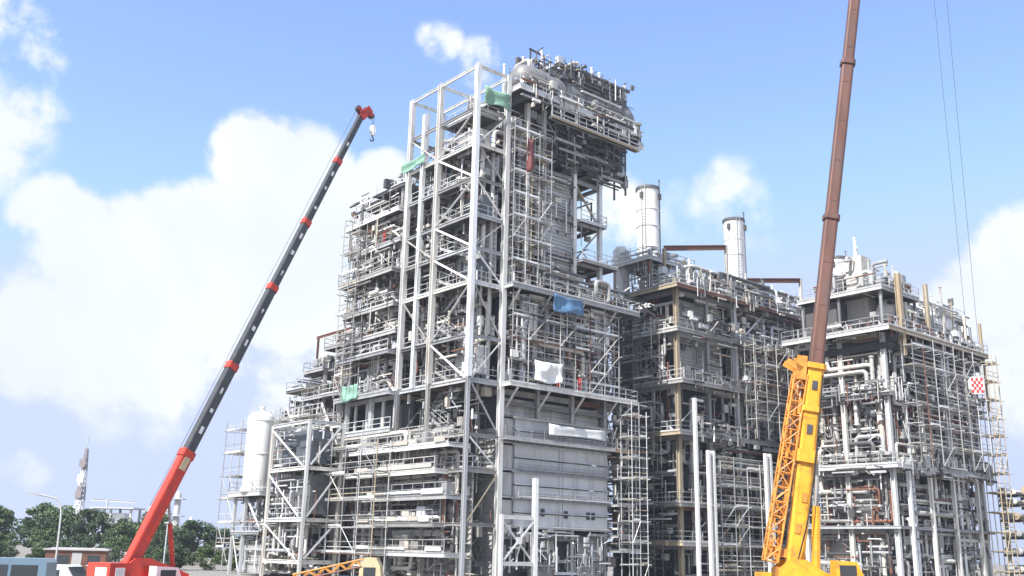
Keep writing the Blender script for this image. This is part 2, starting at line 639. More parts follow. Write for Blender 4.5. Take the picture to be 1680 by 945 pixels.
def clutter(th, u0, u1, v0, v1, z0, z1, n, seed, name='small_pipework', mats=None):
    """small bore pipes, hangers, trays, valves and boxes too small to tell apart"""
    r = random.Random(seed)
    mats = mats or DENSE
    n = int(n * 1.35)
    bs = {m: MB() for m, _ in mats}
    for _ in range(n):
        x = r.random()
        for m, w in mats:
            x -= w
            if x <= 0:
                break
        b = bs[m]
        p = V3((r.uniform(u0, u1), r.uniform(v0, v1), r.uniform(z0, z1)))
        k = r.random()
        if k < .30:
            ln = min(r.uniform(.8, 3.5), (z1 - z0) * .9)
            p.z = r.uniform(z0, z1 - ln)
            t = r.uniform(.07, .22)
            b.bar(p, p + UP * ln, t, t, V3((0, 1, 0)), 6)
        elif k < .70:
            du, dv = u1 - u0, v1 - v0
            ax = V3((1, 0, 0)) if r.random() < du / (du + dv) else V3((0, 1, 0))
            span = du if ax.x else dv
            ln = min(r.uniform(.8, 4.0), span)
            if ax.x:
                p.x = r.uniform(u0, u1 - ln)
            else:
                p.y = r.uniform(v0, v1 - ln)
            t = r.uniform(.07, .26)
            b.bar(p, p + ax * ln, t, t * r.uniform(.5, 1.2), UP, r.choice((4, 6)))
        elif k < .86:
            s_ = (r.uniform(.2, .9), r.uniform(.2, .7), r.uniform(.25, 1.0))
            b.box(p, p + V3(s_))
        else:
            q = p + V3((r.uniform(-1.6, 1.6), r.uniform(-1.6, 1.6), r.uniform(-1.8, 1.8)))
            q.x = min(max(q.x, u0), u1)
            q.y = min(max(q.y, v0), v1)
            q.z = min(max(q.z, z0), z1)
            if (q - p).length > .3:
                b.bar(p, q, .09, .09)
    for m, b in bs.items():
        if b.v:
            th.add(name, b.mesh(name, m), None, None, 'stuff')


DENSE = (('galv', .24), ('white_paint', .12), ('steel_grey', .2), ('steel_dark', .16), ('shade_black', .12), ('insulation', .1), ('primer', .06))


def pipe_runs(th, u0, u1, v0, v1, z0, z1, n, seed, rr=(.09, .24)):
    """connected pipe routes that turn at right angles through a thin slab of space"""
    r = random.Random(seed)
    for _ in range(n):
        p = V3((r.uniform(u0, u1), r.uniform(v0, v1), r.uniform(z0, z1)))
        pts = [p.copy()]
        last = -1
        for _k in range(r.randint(3, 6)):
            ax = r.choice([a for a in (0, 1, 2, 2, 0 if u1 - u0 > v1 - v0 else 1) if a != last])
            lo, hi = ((u0, u1), (v0, v1), (z0, z1))[ax]
            t = r.uniform(lo, hi) if ax < 2 else min(hi, max(lo, p[ax] + r.choice((-1, 1)) * r.uniform(1.5, 5)))
            if abs(t - p[ax]) < .5:
                continue
            p[ax] = t
            pts.append(p.copy())
            last = ax
        if len(pts) > 1:
            pipe(th, pts, r.uniform(*rr), r.choice(('cladding', 'galv', 'insulation', 'steel_grey', 'cladding', 'cladding', 'galv', 'insulation', 'primer', 'steel_dark')), 'pipe', 8)


def stair(th, p, q, w=.9, m='galv', side=V3((1, 0, 0)), parent=None):
    b = MB()
    p, q = V3(p), V3(q)
    for s_ in (-.5, .5):
        o = side * w * s_
        b.bar(p + o, q + o, .06, .26)
        b.bar(p + o + UP * 1.0, q + o + UP * 1.0, .055, .055)
        for k in range(4):
            a = p.lerp(q, (k + .2) / 3.6) + o
            b.bar(a, a + UP * 1.0, .05, .05, V3((0, 1, 0)))
    n = max(3, int(abs(q.z - p.z) / .22))
    run = (q - p)
    run.z = 0
    run.normalize()
    for i in range(n):
        c = p.lerp(q, (i + .5) / n)
        b.bar(c - side * w * .49, c + side * w * .49, .04, .25, run)
    th.add('stair_flight', b.mesh('stair_flight', m), None, parent)


def scaffold(name, label, p, axis, length, depth, z0, z1, bay=2.1, lift=2.1, seed=1, boards=.85, group='scaffolds on the boiler units', tube_d=.10, inw=None, skip=0.0, m='tube'):
    """tube scaffold from p = (u, v), running along axis 'u' or 'v', depth inward"""
    r = random.Random(seed)
    th = Thing(name, label, 'scaffold', (p[0], p[1], z0), True, group)
    ax = V3((1, 0, 0)) if axis == 'u' else V3((0, 1, 0))
    nx = V3((0, 1, 0)) if axis == 'u' else V3((1, 0, 0))
    o = V3((p[0], p[1], 0))
    nb = max(1, round(length / bay))
    db = length / nb
    nl = max(1, round((z1 - z0) / lift))
    dl = (z1 - z0) / nl
    tops = []
    for i in range(nb + 1):
        top = z1 + r.choice((0, .5, 1.1, 1.1, 1.4))
        tops.append(top)
        for d in (0, depth):
            b = o + ax * (i * db) + nx * d
            lean = V3((r.uniform(-.02, .02), r.uniform(-.02, .02), 0))
            th.bar('standard', b + UP * z0, b + UP * top + lean, tube_d, tube_d, 'tube', m)
    for k in range(1, nl + 1):
        z = z0 + k * dl + r.uniform(-.05, .05)
        if r.random() < skip:
            continue
        for d in (0, depth):
            a = o + nx * (d + (.07 if d == 0 else -.07)) + UP * (z - .08)
            th.bar('ledger', a - ax * .3, a + ax * (length + .3), tube_d, tube_d, 'tube', m)
        for hh in (.55, 1.05):
            if r.random() < .85:
                a = o + nx * .08 + UP * (z + hh)
                th.bar('guard_rail', a - ax * .2, a + ax * (length + .2), tube_d * .9, tube_d * .9, 'tube', m)
        tb = MB()
        for i in range(nb + 1):
            a = o + ax * (i * db + .09) + UP * (z - .02)
            tb.bar(a - nx * .35, a + nx * (depth + .25), tube_d, tube_d, UP, 6)
        th.add('transom', tb.mesh('transom', m), None, None, 'stuff')
        for i in range(nb):
            if r.random() < boards:
                a = o + ax * (i * db + .03) + nx * (depth * .5) + UP * (z + .05)
                dz = UP * r.uniform(-.02, .03)
                th.bar('plank', a + dz, a + ax * (db - .06) + dz, depth * r.uniform(.75, .92), .06, 'box', r.choice(('plank', 'plank', 'galv', 'tube')))
            if r.random() < .55:
                a = o + ax * (i * db) + nx * .02 + UP * (z + .14)
                th.bar('toe_board', a, a + ax * db, .03, .2, 'box', r.choice(('plank', 'white_paint', 'galv')))
        for i in range(nb):
            if r.random() < .18:
                a = o + ax * (i * db) + UP * (z - dl) - nx * .06
                c = o + ax * ((i + 1) * db) + UP * z - nx * .06
                th.bar('diagonal_tube', a, c, tube_d * .9, tube_d * .9, 'tube', m)
    return th



# ------------------------------------------------------------------ ground
def sheet(name, pts, z, m):
    me = new_mesh(name, [(x, y, z) for x, y in pts], [tuple(range(len(pts)))], m)
    o = bpy.data.objects.new(name, me)
    COL.objects.link(o)
    o['kind'] = 'structure'
    return o


sheet('ground', [(-2500, -2500), (2500, -2500), (2500, 2500), (-2500, 2500)], 0.0, 'ground')
sheet('road', [(-400, 52), (400, 30), (400, 22), (-400, 44)], 0.006, 'road')
pd = bpy.data.objects.new('plant_pavement', new_mesh('plant_pavement', [tuple(PW(u, v, .012)) for u, v in ((-22, -26), (100, -26), (100, 60), (-22, 60))], [(0, 1, 2, 3)], 'concrete'))
COL.objects.link(pd)
pd['kind'] = 'structure'

# ------------------------------------------------------------------ tall frame at the near corner of the first unit
ZL = [5.5, 10.2, 13.4, 18.3, 22.5, 27.6, 31.0, 34.3, 38.0, 41.6, 45.4, 49.9]
at = Thing('access_tower', 'tall open frame of pale steel columns with stairs and decks beside the drum', 'tower')
US, VS = [0.0, 3.9], [0.0, 6.2, 11.4]
for u in US:
    for v in VS:
        tall = v == 0.0 and u > 1
        at.bar('column', (u, v, 0 if tall else 18.4), (u, v, 49.9), .50, .50, 'h', 'steel_white', V3((0, 1, 0)))
        if not tall:
            at.bar('column', (u, v, 0), (u, v, 18.3), .34, .34, 'h', 'steel_grey', V3((0, 1, 0)))
at.bar('column', (0, 8.9, 18.3), (0, 8.9, 47.4), .42, .42, 'h', 'steel_white', V3((0, 1, 0)))
at.bar('column', (2.0, 11.4, 22), (2.0, 11.4, 49), .36, .36, 'h', 'steel_white', V3((0, 1, 0)))
for zi, z in enumerate(ZL):
    for v in VS:
        at.bar('beam', (0.26, v, z - .25), (3.64, v, z - .25), .18, .32, 'h', 'steel_white' if zi in (5, 9, 11) else 'steel_grey')
    for u in US:
        for a, b in ((0, 6.2), (6.2, 11.4)):
            at.bar('beam', (u, a + .26, z - .25), (u, b - .26, z - .25), .18, .32, 'h', 'steel_white' if zi in (5, 9, 11) else 'steel_grey')
for k in range(len(ZL) - 1):
    z0, z1 = ZL[k], ZL[k + 1] - .45
    if k in (3, 5, 6, 8):
        brace(at, (-.08, 5.9, z1), (-.08, .3, z0), .20, 'steel_white')
    if k in (4, 7, 9):
        brace(at, (-.08, .3, z1), (-.08, 5.9, z0), .17, 'steel_white')
    if k in (4, 6, 9):
        brace(at, (-.08, 6.5, z0), (-.08, 11.1, z1), .13, 'steel_grey')
    if k != 10:
        brace(at, (.3, -.08, z1) if k % 3 else (.3, -.08, z0), (3.6, -.08, z0) if k % 3 else (3.6, -.08, z1), .13, 'steel_white' if k % 2 else 'steel_grey')
        brace(at, (.3, 11.45, z0), (3.6, 11.45, z1), .13, 'steel_grey')
    z = ZL[k]
    if k in (0, 1, 2, 3, 4, 5, 6, 7, 8, 9, 10):
        sp = (.25, .3, 3.7, 6.0) if k % 2 else (.25, 3.2, 3.7, 11.1)
        if k in (3, 5, 9):
            sp = (.25, .3, 3.7, 11.1)
        if k == 10:
            sp = (.9, 1.2, 3.7, 6.6)
        deck(at, *sp, z, 'LR' if k % 3 else 'LRB', .22, 'galv')
    if k < 10:
        z2 = ZL[k + 1]
        zm = (z + z2) / 2
        stair(at, (1.0, 3.4, z), (1.0, 7.6, zm), .85)
        stair(at, (2.1, 7.6, zm), (2.1, 3.6, z2), .85)
        at.box('landing', (.5, 7.6, zm - .06), (2.7, 8.8, zm), 'grating')
clutter(at, .6, 2.8, .4, 11, 18.5, 44, 330, 5)
clutter(at, .2, 3.5, .4, 11, 1, 18, 260, 6)
hole = random.Random(4)
panels_L(at, .6, 11.0, 3.3, 18.6, 43.2, 2.6, 2.05, 'casing_pale', {(i, k) for i in range(4) for k in range(12) if hole.random() < .3})
for (v0, v1, z0, z1) in ((1.0, 4.2, 19, 21.6), (6.8, 10.6, 23, 26.6), (1.2, 3.8, 28, 30.4), (7.0, 10.4, 31.4, 33.6), (1.0, 5.0, 34.6, 36.8), (6.6, 9.8, 38.3, 40.4), (1.6, 4.6, 41.9, 44.0)):
    at.box('duct', (1.5 + rnd.uniform(-.4, .4), v0, z0), (3.1, v1, z1), rnd.choice(('galv', 'casing', 'casing_blue', 'steel_grey')))
# pipe risers inside the frame
for (u, v, z0, z1, r) in ((3.2, 1.2, 18, 44, .22), (2.9, 2.2, 14, 40, .16), (3.3, 9.6, 20, 43, .25), (2.6, 10.5, 6, 37, .18)):
    pipe(at, [(u, v, z0), (u, v, z1), (u + 3, v, z1)], r, 'cladding')
for i in range(10):
    z = 19 + i * 2.6
    v0 = rnd.uniform(.6, 5)
    at.box('equipment_box', (2.0 + rnd.uniform(-.8, .6), v0, z), (3.3, v0 + rnd.uniform(.7, 2.2), z + rnd.uniform(.8, 1.9)), rnd.choice(('galv', 'casing', 'steel_dark', 'cladding')))

# ------------------------------------------------------------------ first (tallest) boiler unit
b1 = Thing('boiler_unit', 'tallest boiler unit with a steam drum on its overhanging top deck', 'boiler', (4.4, .6, 0))
LU, LV = [4.4, 9.0, 13.6, 18.2], [.6, 7.0, 14.0, 21.0]
columns(b1, LU, LV, 0, 27.6, .42, 'steel_grey', 'edge')
face_beams(b1, LU, LV, (4.4, 17.6, 22.9, 27.2), .5, 'steel_grey')
b1.box('inner_casing', (5.2, 2.0, .3), (17.6, 20.4, 26.8), 'casing_blue')  # dark core, interior shade painted into its colour
panels_R(b1, 6.0, 18.4, .30, 5.3, 15.3, 6.2, 1.25, 'casing_pale', (), 'plate', .22)
for z, du in ((7.9, 0), (10.4, 1.5), (12.9, .6)):
    pipe(b1, [(6.2 + du, -.12, z + .25), (16.5 + du, -.12, z + .25), (16.5 + du, -.12, z + 1.0)], .07, 'galv')
    for q in range(9):
        b1.box('bracket', (6.6 + q * 1.35, -.16, z - .02), (6.72 + q * 1.35, .25, z + .22), 'steel_grey')
    rb = railing_mesh((6.2, -.2, z), (18.2, -.2, z), .55, 2.3, .05)
    b1.add('railing', rb.mesh('railing', 'galv'))
panels_R(b1, 4.5, 6.0, .5, 5.3, 15.3, 1.5, 2.5, 'casing', (), 'plate', .2)
panels_R(b1, 4.7, 18.1, 1.3, 15.4, 17.2, 3.35, 1.8, 'casing')
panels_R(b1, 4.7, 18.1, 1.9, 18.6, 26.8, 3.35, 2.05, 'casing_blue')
panels_R(b1, 8.5, 18.1, .95, .4, 4.4, 3.2, 2.0, 'casing', {(1, 0), (1, 1)})
# ledges between the casing bands
for z in (5.2, 7.75, 10.25, 12.75, 15.25):
    b1.bar('buckstay', (5.6, .10, z), (18.6, .10, z), .3, .16, 'h', 'galv')
b1.bar('buckstay', (4.6, .62, 16.6), (18.4, .62, 16.6), .34, .3, 'h', 'steel_grey')
# windowed openings low on the casing
for (u, z) in ((9.4, 6.3), (12.4, 6.2), (15.4, 6.2), (16.1, 6.2), (12.6, 2.6), (9.6, 2.2)):
    b1.box('opening_hatch', (u, .20, z), (u + .42, .34, z + .7), 'shade_black')
deck(b1, 3.9, -1.3, 21.2, 6.8, 18.3, 'RF', .42, 'steel_white')
deck(b1, 3.9, -1.4, 21.6, 6.5, 27.8, 'RF', .45, 'steel_white')
deck(b1, 18.5, -1.0, 21.3, 5.0, 13.2, 'RF', .3, 'steel_white')
deck(b1, 3.9, -.8, 18.5, .5, 13.2, 'R', .25, 'galv')
deck(b1, 18.5, -1.0, 20.6, 4.0, 10.4, 'RF', .25, 'galv')
deck(b1, 18.5, -1.0, 20.9, 4.0, 7.8, 'RF', .25, 'galv')
deck(b1, 18.5, -1.0, 20.6, 4.0, 4.8, 'RF', .25, 'galv')
deck(b1, 18.5, -1.2, 21.6, 4.0, 3.4, 'RF', .25, 'galv')
# diagonal kickers under the deck
for u in (5, 9, 13.6, 18.2):
    brace(b1, (u, .5, 16.2), (u, -1.2, 17.9), .16, 'steel_white')
    brace(b1, (u, .5, 25.6), (u, -1.2, 27.4), .16, 'steel_white')
brace(b1, (18.5, -.9, 16.0), (21.0, -.9, 18.0), .18, 'steel_white')
# big pale pipe legs between the decks
for (u, r) in ((6.6, .40), (8.1, .30), (17.0, .24), (11.8, .2), (15.2, .18)):
    pipe(b1, [(u, .15, 18.5), (u, .15, 27.3)], r, 'cladding', 'riser_pipe', 14)
for (u, v, z, s) in ((4.5, .2, 18.35, 1.0), (9.3, -.2, 18.35, 1.2), (13, .1, 18.35, .9), (15.7, .3, 18.35, 1.3), (10.5, .4, 20.5, 1.1), (13.6, .2, 22.4, 1.4), (16, 0.5, 21.3, 1.0),
                  (8.0, .3, 28, 1.3), (15, .2, 28, 1.2), (18.9, .8, 28, 1.4), (5.0, .3, 28, 1.1)):
    b1.box('equipment_box', (u, v, z), (u + s, v + .9, z + s * rnd.uniform(.7, 1.3)), rnd.choice(('galv', 'steel_dark', 'casing', 'cladding')))
clutter(b1, 4.4, 19.5, -.6, 1.6, 18.4, 27.3, 520, 21)
clutter(b1, 4.2, 21, -.8, 1.6, 27.9, 30.6, 110, 22)
clutter(b1, 4.2, 18.4, -.5, .5, 1, 5, 90, 23, mats=(('galv', .5), ('steel_grey', .3), ('steel_dark', .2)))

# upper tower
TU, TV = [6.9, 9.2, 13.6, 17.4], [.4, 8.0, 16.0]
for u in TU:
    for v in TV:
        if u == 17.4 and v == 16.0:
            continue
        b1.bar('column', (u, v, 27.9), (u, v, 47.9), .44, .44, 'h', 'steel_white' if v < 1 else 'steel_grey', V3((0, 1, 0)))
for z in (32.2, 36.6, 41.2, 44.5):
    for a, c in zip(TU[:-1], TU[1:]):
        b1.bar('beam', (a, .4, z), (c, .4, z), .24, .42, 'h', 'steel_grey')
        b1.bar('beam', (a, 8.0, z), (c, 8.0, z), .24, .42, 'h', 'steel_grey')
    for u in TU:
        b1.bar('beam', (u, .6, z), (u, 7.8, z), .24, .42, 'h', 'steel_grey')
b1.box('inner_casing', (5.2, 3.2, 27.9), (13.2, 15.4, 43.9), 'casing_blue')
panels_R(b1, 9.5, 13.4, .75, 28.6, 41.0, 3.9, 1.55, 'casing')
panels_R(b1, 5.2, 9.0, 3.0, 28.4, 42.0, 1.9, 2.2, 'casing_blue')
# penthouse below the top deck, its black colour paints in the under-deck shade
b1.box('penthouse', (9.4, .2, 44.0), (20.8, 8.6, 47.4), 'shade_black')
for k in range(5):
    b1.bar('girder', (9.4 + k * 2.8, .3, 43.9), (9.4 + k * 2.8, 8.4, 43.9), .3, .8, 'h', 'steel_dark')  # dark girders belong to the painted under-deck shade
b1.bar('girder', (9.2, .2, 43.2), (20.8, .2, 43.2), .3, .7, 'h', 'steel_dark')
for k in range(3):
    z = 44.2 + k * 1.0
    b1.bar('buckstay', (9.3, .02, z + .8), (20.9, .02, z + .8), .26, .2, 'h', 'steel_dark')
for (u0, u1) in ((13.6, 17.4),):
    brace(b1, (u0, .4, 32.3), (u1, .4, 36.5), .18, 'steel_grey')
    brace(b1, (u0, .4, 41.0), (u1, .4, 36.7), .18, 'steel_grey')
deck(b1, 13.9, -.6, 19.2, 4.2, 32.4, 'RF', .28, 'galv')
deck(b1, 13.9, -.3, 17.8, 2.4, 36.8, 'RF', .22, 'galv')
for (u, z0, z1) in ((19.6, 40.5, 44), (21.4, 41.5, 48)):
    b1.bar('hanger', (u, .3, z0), (u, .3, z1), .16, .16, 'h', 'steel_dark')
for (u, v, z0, z1, r) in ((4.7, .9, 28, 46, .26), (5.6, 1.4, 28, 44, .34), (6.2, .7, 30, 46, .16), (8.0, 1.2, 28, 43, .36), (8.6, 1.8, 28, 46, .22), (14.6, 1.6, 28, 41, .28)):
    pipe(b1, [(u, v, z0), (u, v, z1), (u, v + 3, z1)], r, rnd.choice(('cladding', 'insulation', 'galv')), 'riser_pipe', 12)
clutter(b1, 4.2, 9.2, .3, 2.8, 28, 47, 300, 31)
clutter(b1, 9.4, 13.6, 0.1, .6, 28, 46, 50, 32)
clutter(b1, 9.4, 21, -.9, .1, 41.6, 47.6, 130, 33, mats=(('shade_black', .45), ('steel_dark', .3), ('steel_grey', .25)))  # dark mix carries on the painted shade under the deck
clutter(b1, 14, 17.2, .4, 6, 28, 41, 46, 34)

# top deck with girders, drum and rails
deck(b1, 4.3, -1.4, 22.0, 9.4, 48.7, 'RF', .55, 'steel_white', 'steel_dark')
for k in range(8):
    u = 5.5 + k * 2.4
    b1.bar('girder', (u, -1.3, 48.0), (u, 9.2, 48.0), .3, .9, 'h', 'steel_dark')
deck(b1, 8.2, -2.0, 21.2, -1.45, 46.2, 'R', .2, 'steel_grey', 'steel_dark')
for u in (8.4, 12, 16, 20):
    b1.bar('hanger', (u, -1.7, 46.1), (u, -1.6, 48.4), .12, .12, 'h', 'steel_grey')
db = MB()
db.lathe([(.05, 5.2), (.8, 5.32), (1.35, 5.75), (1.62, 6.4), (1.66, 7.0), (1.66, 21.0), (1.62, 21.6), (1.3, 22.2), (.7, 22.55), (.05, 22.65)], 28, 'x', (0, .9, 50.7))
drum = b1.add('steam_drum', db.mesh('steam_drum', 'drum_grey', True))
for u in (8.2, 11.2, 14.2, 17.2, 20.0):
    rb = MB()
    rb.lathe([(1.60, u), (1.74, u), (1.74, u + .18), (1.60, u + .18)], 28, 'x', (0, .9, 50.7))
    b1.add('drum_band', rb.mesh('drum_band', 'steel_dark', True), None, drum)
for u in (8.9, 18.9):
    b1.box('drum_saddle', (u, -.2, 48.75), (u + .8, 2.0, 49.4), 'steel_dark')
for u in (7.4, 10.1, 12.6, 15.4, 18.2, 20.9):
    pipe(b1, [(u, .9, 52.2), (u, .9, 53.4), (u, 3.2, 53.4), (u, 3.2, 48.9)], .2, 'cladding', 'vent_pipe')
deck(b1, 9.6, 2.2, 14.6, 5.6, 53.2, 'LRF', .6, 'steel_dark', 'steel_dark')
deck(b1, 15.2, .2, 21.6, 4.4, 53.0, 'LRF', .75, 'steel_dark', 'steel_dark')
for (u, v) in ((9.8, 2.4), (14.4, 2.4), (9.8, 5.4), (14.4, 5.4), (15.4, 4.2), (21.4, 4.2), (15.4, 2.75), (21.4, 2.75)):
    b1.bar('post', (u, v, 48.75), (u, v, 53.0), .18, .18, 'h', 'steel_grey', V3((0, 1, 0)))
for (u, v, z0, z1) in ((8.0, 2.6, 48.8, 54.6), (11.0, 3, 53.2, 56.6), (12.6, 4.2, 53.2, 55.8), (13.7, 3, 53.2, 56.3), (17.0, 1.2, 53.0, 56.0), (18.0, 1.0, 53, 55.6), (19.5, 1.2, 53, 54.8), (21.5, .4, 53, 55.0), (5.9, 3.2, 48.8, 53.2)):
    pipe(b1, [(u, v, z0), (u, v, z1)], .13, 'white_paint', 'vent_pipe', 8)
# light portal frames on the roof
for (u0, u1, v, zt) in ((9.4, 11.4, 3.0, 56.2), (17.2, 20.4, 2.0, 55.4)):
    b1.bar('portal_post', (u0, v, 53.2), (u0, v, zt), .14, .14, 'h', 'steel_dark', V3((0, 1, 0)))
    b1.bar('portal_post', (u1, v, 53.2), (u1, v, zt - .2), .14, .14, 'h', 'steel_dark', V3((0, 1, 0)))
    b1.bar('portal_beam', (u0 - .2, v, zt), (u1 + .2, v, zt - .2), .14, .18, 'h', 'steel_dark')
clutter(b1, 8, 21.8, -1.0, 5, 51.6, 54.4, 260, 41, mats=(('steel_dark', .55), ('casing_blue', .25), ('galv', .2)))
clutter(b1, 4.5, 22.5, -1.2, 0, 48.8, 50, 60, 42)

# ------------------------------------------------------------------ block of decks behind the tall frame
b2 = Thing('deck_block', 'broad stack of grey decks and ducts behind the tall pale frame', 'boiler', (0, 11.8, 0))
BU, BV = [.3, 5.0], [12.0, 16.6, 21.4]
columns(b2, BU, BV, 0, 37.6, .40, 'steel_white')
for (u, v) in ((.3, 12.8), (.3, 21.0), (4.2, 12.8), (4.2, 21.0)):
    b2.bar('column', (u, v, 37.7), (u, v, 40.4 if v < 15 else 39.9), .30, .30, 'h', 'steel_white', V3((0, 1, 0)))
LB = [14.6, 18.3, 22.4, 24.6, 27.4, 31.0, 34.4, 37.7]
for i, z in enumerate(LB):
    deck(b2, -.4 - (i % 3) * .4, 11.9, 5.2, 21.9 + (i % 2) * .7, z, 'LBR' if i > 2 else 'L', .40, 'steel_white' if i % 2 else 'steel_grey')
deck(b2, -.1, 12.2, 4.8, 17.6, 40.7, 'L', .4, 'steel_white')
deck(b2, .2, 17.6, 4.8, 21.2, 40.2, '', .35, 'steel_grey')
clutter(b2, 0, 4.4, 12.6, 17.2, 40.8, 41.8, 26, 53)
clutter(b2, -.9, .2, 12.4, 22.0, 24.8, 41, 160, 54)
face_beams(b2, BU, BV, [z - .5 for z in LB], .4, 'steel_grey')
for k in range(len(LB) - 1):
    if k in (1, 3, 4, 6):
        brace(b2, (.15, 12.2, LB[k]), (.15, 16.4, LB[k + 1] - .4), .18, 'steel_white')
    if k in (2, 5):
        brace(b2, (.15, 21.2, LB[k]), (.15, 16.8, LB[k + 1] - .4), .18, 'steel_white')
for k in range(len(LB) - 1):
    for t in range(2):
        v = rnd.uniform(12.6, 18)
        b2.box('duct', (1.2 + rnd.uniform(-.4, .6), v, LB[k] + .12), (4.2, v + rnd.uniform(1.5, 3.2), LB[k + 1] - rnd.uniform(.6, 1.2)), rnd.choice(('casing', 'casing_blue', 'galv', 'steel_dark')))
clutter(b2, .0, 2.0, 12, 21.6, 18.5, 37.3, 460, 51)
b2.box('inner_casing', (2.6, 12.3, .3), (5.1, 21.0, 36.8), 'casing_blue')
for (v, r) in ((12.7, .3), (15.2, .22), (18.2, .26), (20.6, .2)):
    pipe(b2, [(.9, v, 14.7), (.9, v, 33.5 - v * .2), (2.4, v, 33.5 - v * .2)], r, 'cladding', 'riser_pipe')
# galleries along the sunny lower face, pale kick bands and wall panels
for k, z in enumerate((2.8, 5.4, 7.8, 10.1, 12.4)):
    v1 = (15.4, 15.6, 14.8, 20.8, 20.6)[k]
    deck(b2, -1.3 - .25 * (k % 2), .9 + (k % 2) * 1.6, 1.2, v1, z, 'L', .42, 'steel_white')
    vv = 1.2 + (k % 2) * 1.6
    while vv < v1 - 1.5:
        ln = rnd.uniform(1.6, 3.4)
        ln = min(ln, v1 - vv)
        if rnd.random() < .62:
            b2.bar('kick_panel', (-1.45 - .25 * (k % 2), vv, z + .32), (-1.45 - .25 * (k % 2), vv + ln - .06, z + .32), .05, rnd.choice((.25, .35, .5)), 'box', rnd.choice(('cladding', 'steel_white', 'casing_pale', 'insulation')))
        vv += ln
    for q in range(5):
        v0 = rnd.uniform(1.5, v1 - 3)
        b2.box('equipment_box', (-.6, v0, z + .02), (.7, v0 + rnd.uniform(.5, 1.6), z + rnd.uniform(.6, 1.6)), rnd.choice(('insulation', 'galv', 'steel_grey', 'casing', 'steel_dark', 'tan_steel')))
# lower front of this block: casing seen behind the scaffold
panels_L(b2, 1.0, 21.0, 4.15, .5, 14.2, 3.3, 1.95, 'casing')
panels_L(b2, 12.0, 21.0, 1.3, .5, 14.0, 3.0, 1.95, 'cladding')
panels_L(b2, 1.0, 11.8, 1.7, .5, 12.2, 2.7, 1.95, 'casing', {(1, 1), (3, 4), (0, 5), (2, 2)})
for i in range(6):
    z = 1.5 + i * 2.1
    pipe(b2, [(1.0, 12.2, z), (1.0, 21.4 - rnd.uniform(0, 3), z)], rnd.uniform(.18, .34), rnd.choice(('cladding', 'insulation', 'galv')))
clutter(b2, -.2, 1.3, 1.0, 21.5,   .5, 14.2, 560, 52, mats=(('galv', .45), ('steel_grey', .2), ('insulation', .15), ('steel_dark', .13), ('primer', .07)))

# ------------------------------------------------------------------ stepped platforms running back from the first unit
sp = Thing('stepped_platforms', 'stepped grey platforms with a rust red hoist frame beyond the deck block', 'platform', (0, 22.3, 0))
steps = [(22.3, 26.0, 24.6), (26.0, 30.4, 22.4), (30.4, 34.2, 20.6), (34.2, 38.6, 17.2)]
for i, (v0, v1, zt) in enumerate(steps):
    for u in (0.0, 5.0):
        sp.bar('column', (u, v0 + .2, 0), (u, v0 + .2, zt), .34, .34, 'h', 'steel_grey' if i % 2 else 'steel_white', V3((0, 1, 0)))
        if i == 3:
            sp.bar('column', (u, v1 - .2, 0), (u, v1 - .2, zt), .34, .34, 'h', 'steel_white', V3((0, 1, 0)))
    z = 2.8
    lv = []
    while z < zt - 2.2:
        lv.append(z)
        z += 3.3
    for z in lv + [zt]:
        deck(sp, -.5, v0, 5.3, v1 + .02 * i, z, 'LB' if z == zt else 'L', .32, 'steel_grey')
    sp.box('duct', (1.6, v0 + .4, .3), (5.0, v1 - .3, zt - 1.6), 'steel_dark')
    clutter(sp, -.3, 1.7, v0 + .2, v1 - .2, 1, zt - .3, 110, 60 + i, mats=(('galv', .3), ('steel_grey', .25), ('steel_dark', .25), ('primer', .12), ('insulation', .08)))
    clutter(sp, -.3, 4.7, v0 + .2, v1 - .2, zt + .05, zt + 1.5, 22, 70 + i)
brace(sp, (-.45, 33.6, 18.6), (-.45, 26.6, 10.2), .30, 'steel_white')
brace(sp, (-.45, 25.6, 18.4), (-.45, 20.6, 12.2), .30, 'steel_white')
# rust red portal
for v in (25.4, 30.2):
    sp.bar('portal_post', (1.0, v, 22.5 if v > 26 else 24.7), (1.0, v, 26.6), .2, .2, 'h', 'primer', V3((0, 1, 0)))
sp.bar('portal_beam', (1.0, 22.6, 26.7), (1.0, 30.6, 26.7), .2, .26, 'h', 'primer')
for i in range(5):
    sp.box('equipment_box', (.2 + rnd.uniform(0, 2), 23 + i * 2.8, steps[min(3, i * 4 // 5)][2] + .02), (1.6 + rnd.uniform(0, 2), 24.2 + i * 2.8, steps[min(3, i * 4 // 5)][2] + rnd.uniform(.7, 1.5)), rnd.choice(('primer', 'galv', 'casing_blue')))

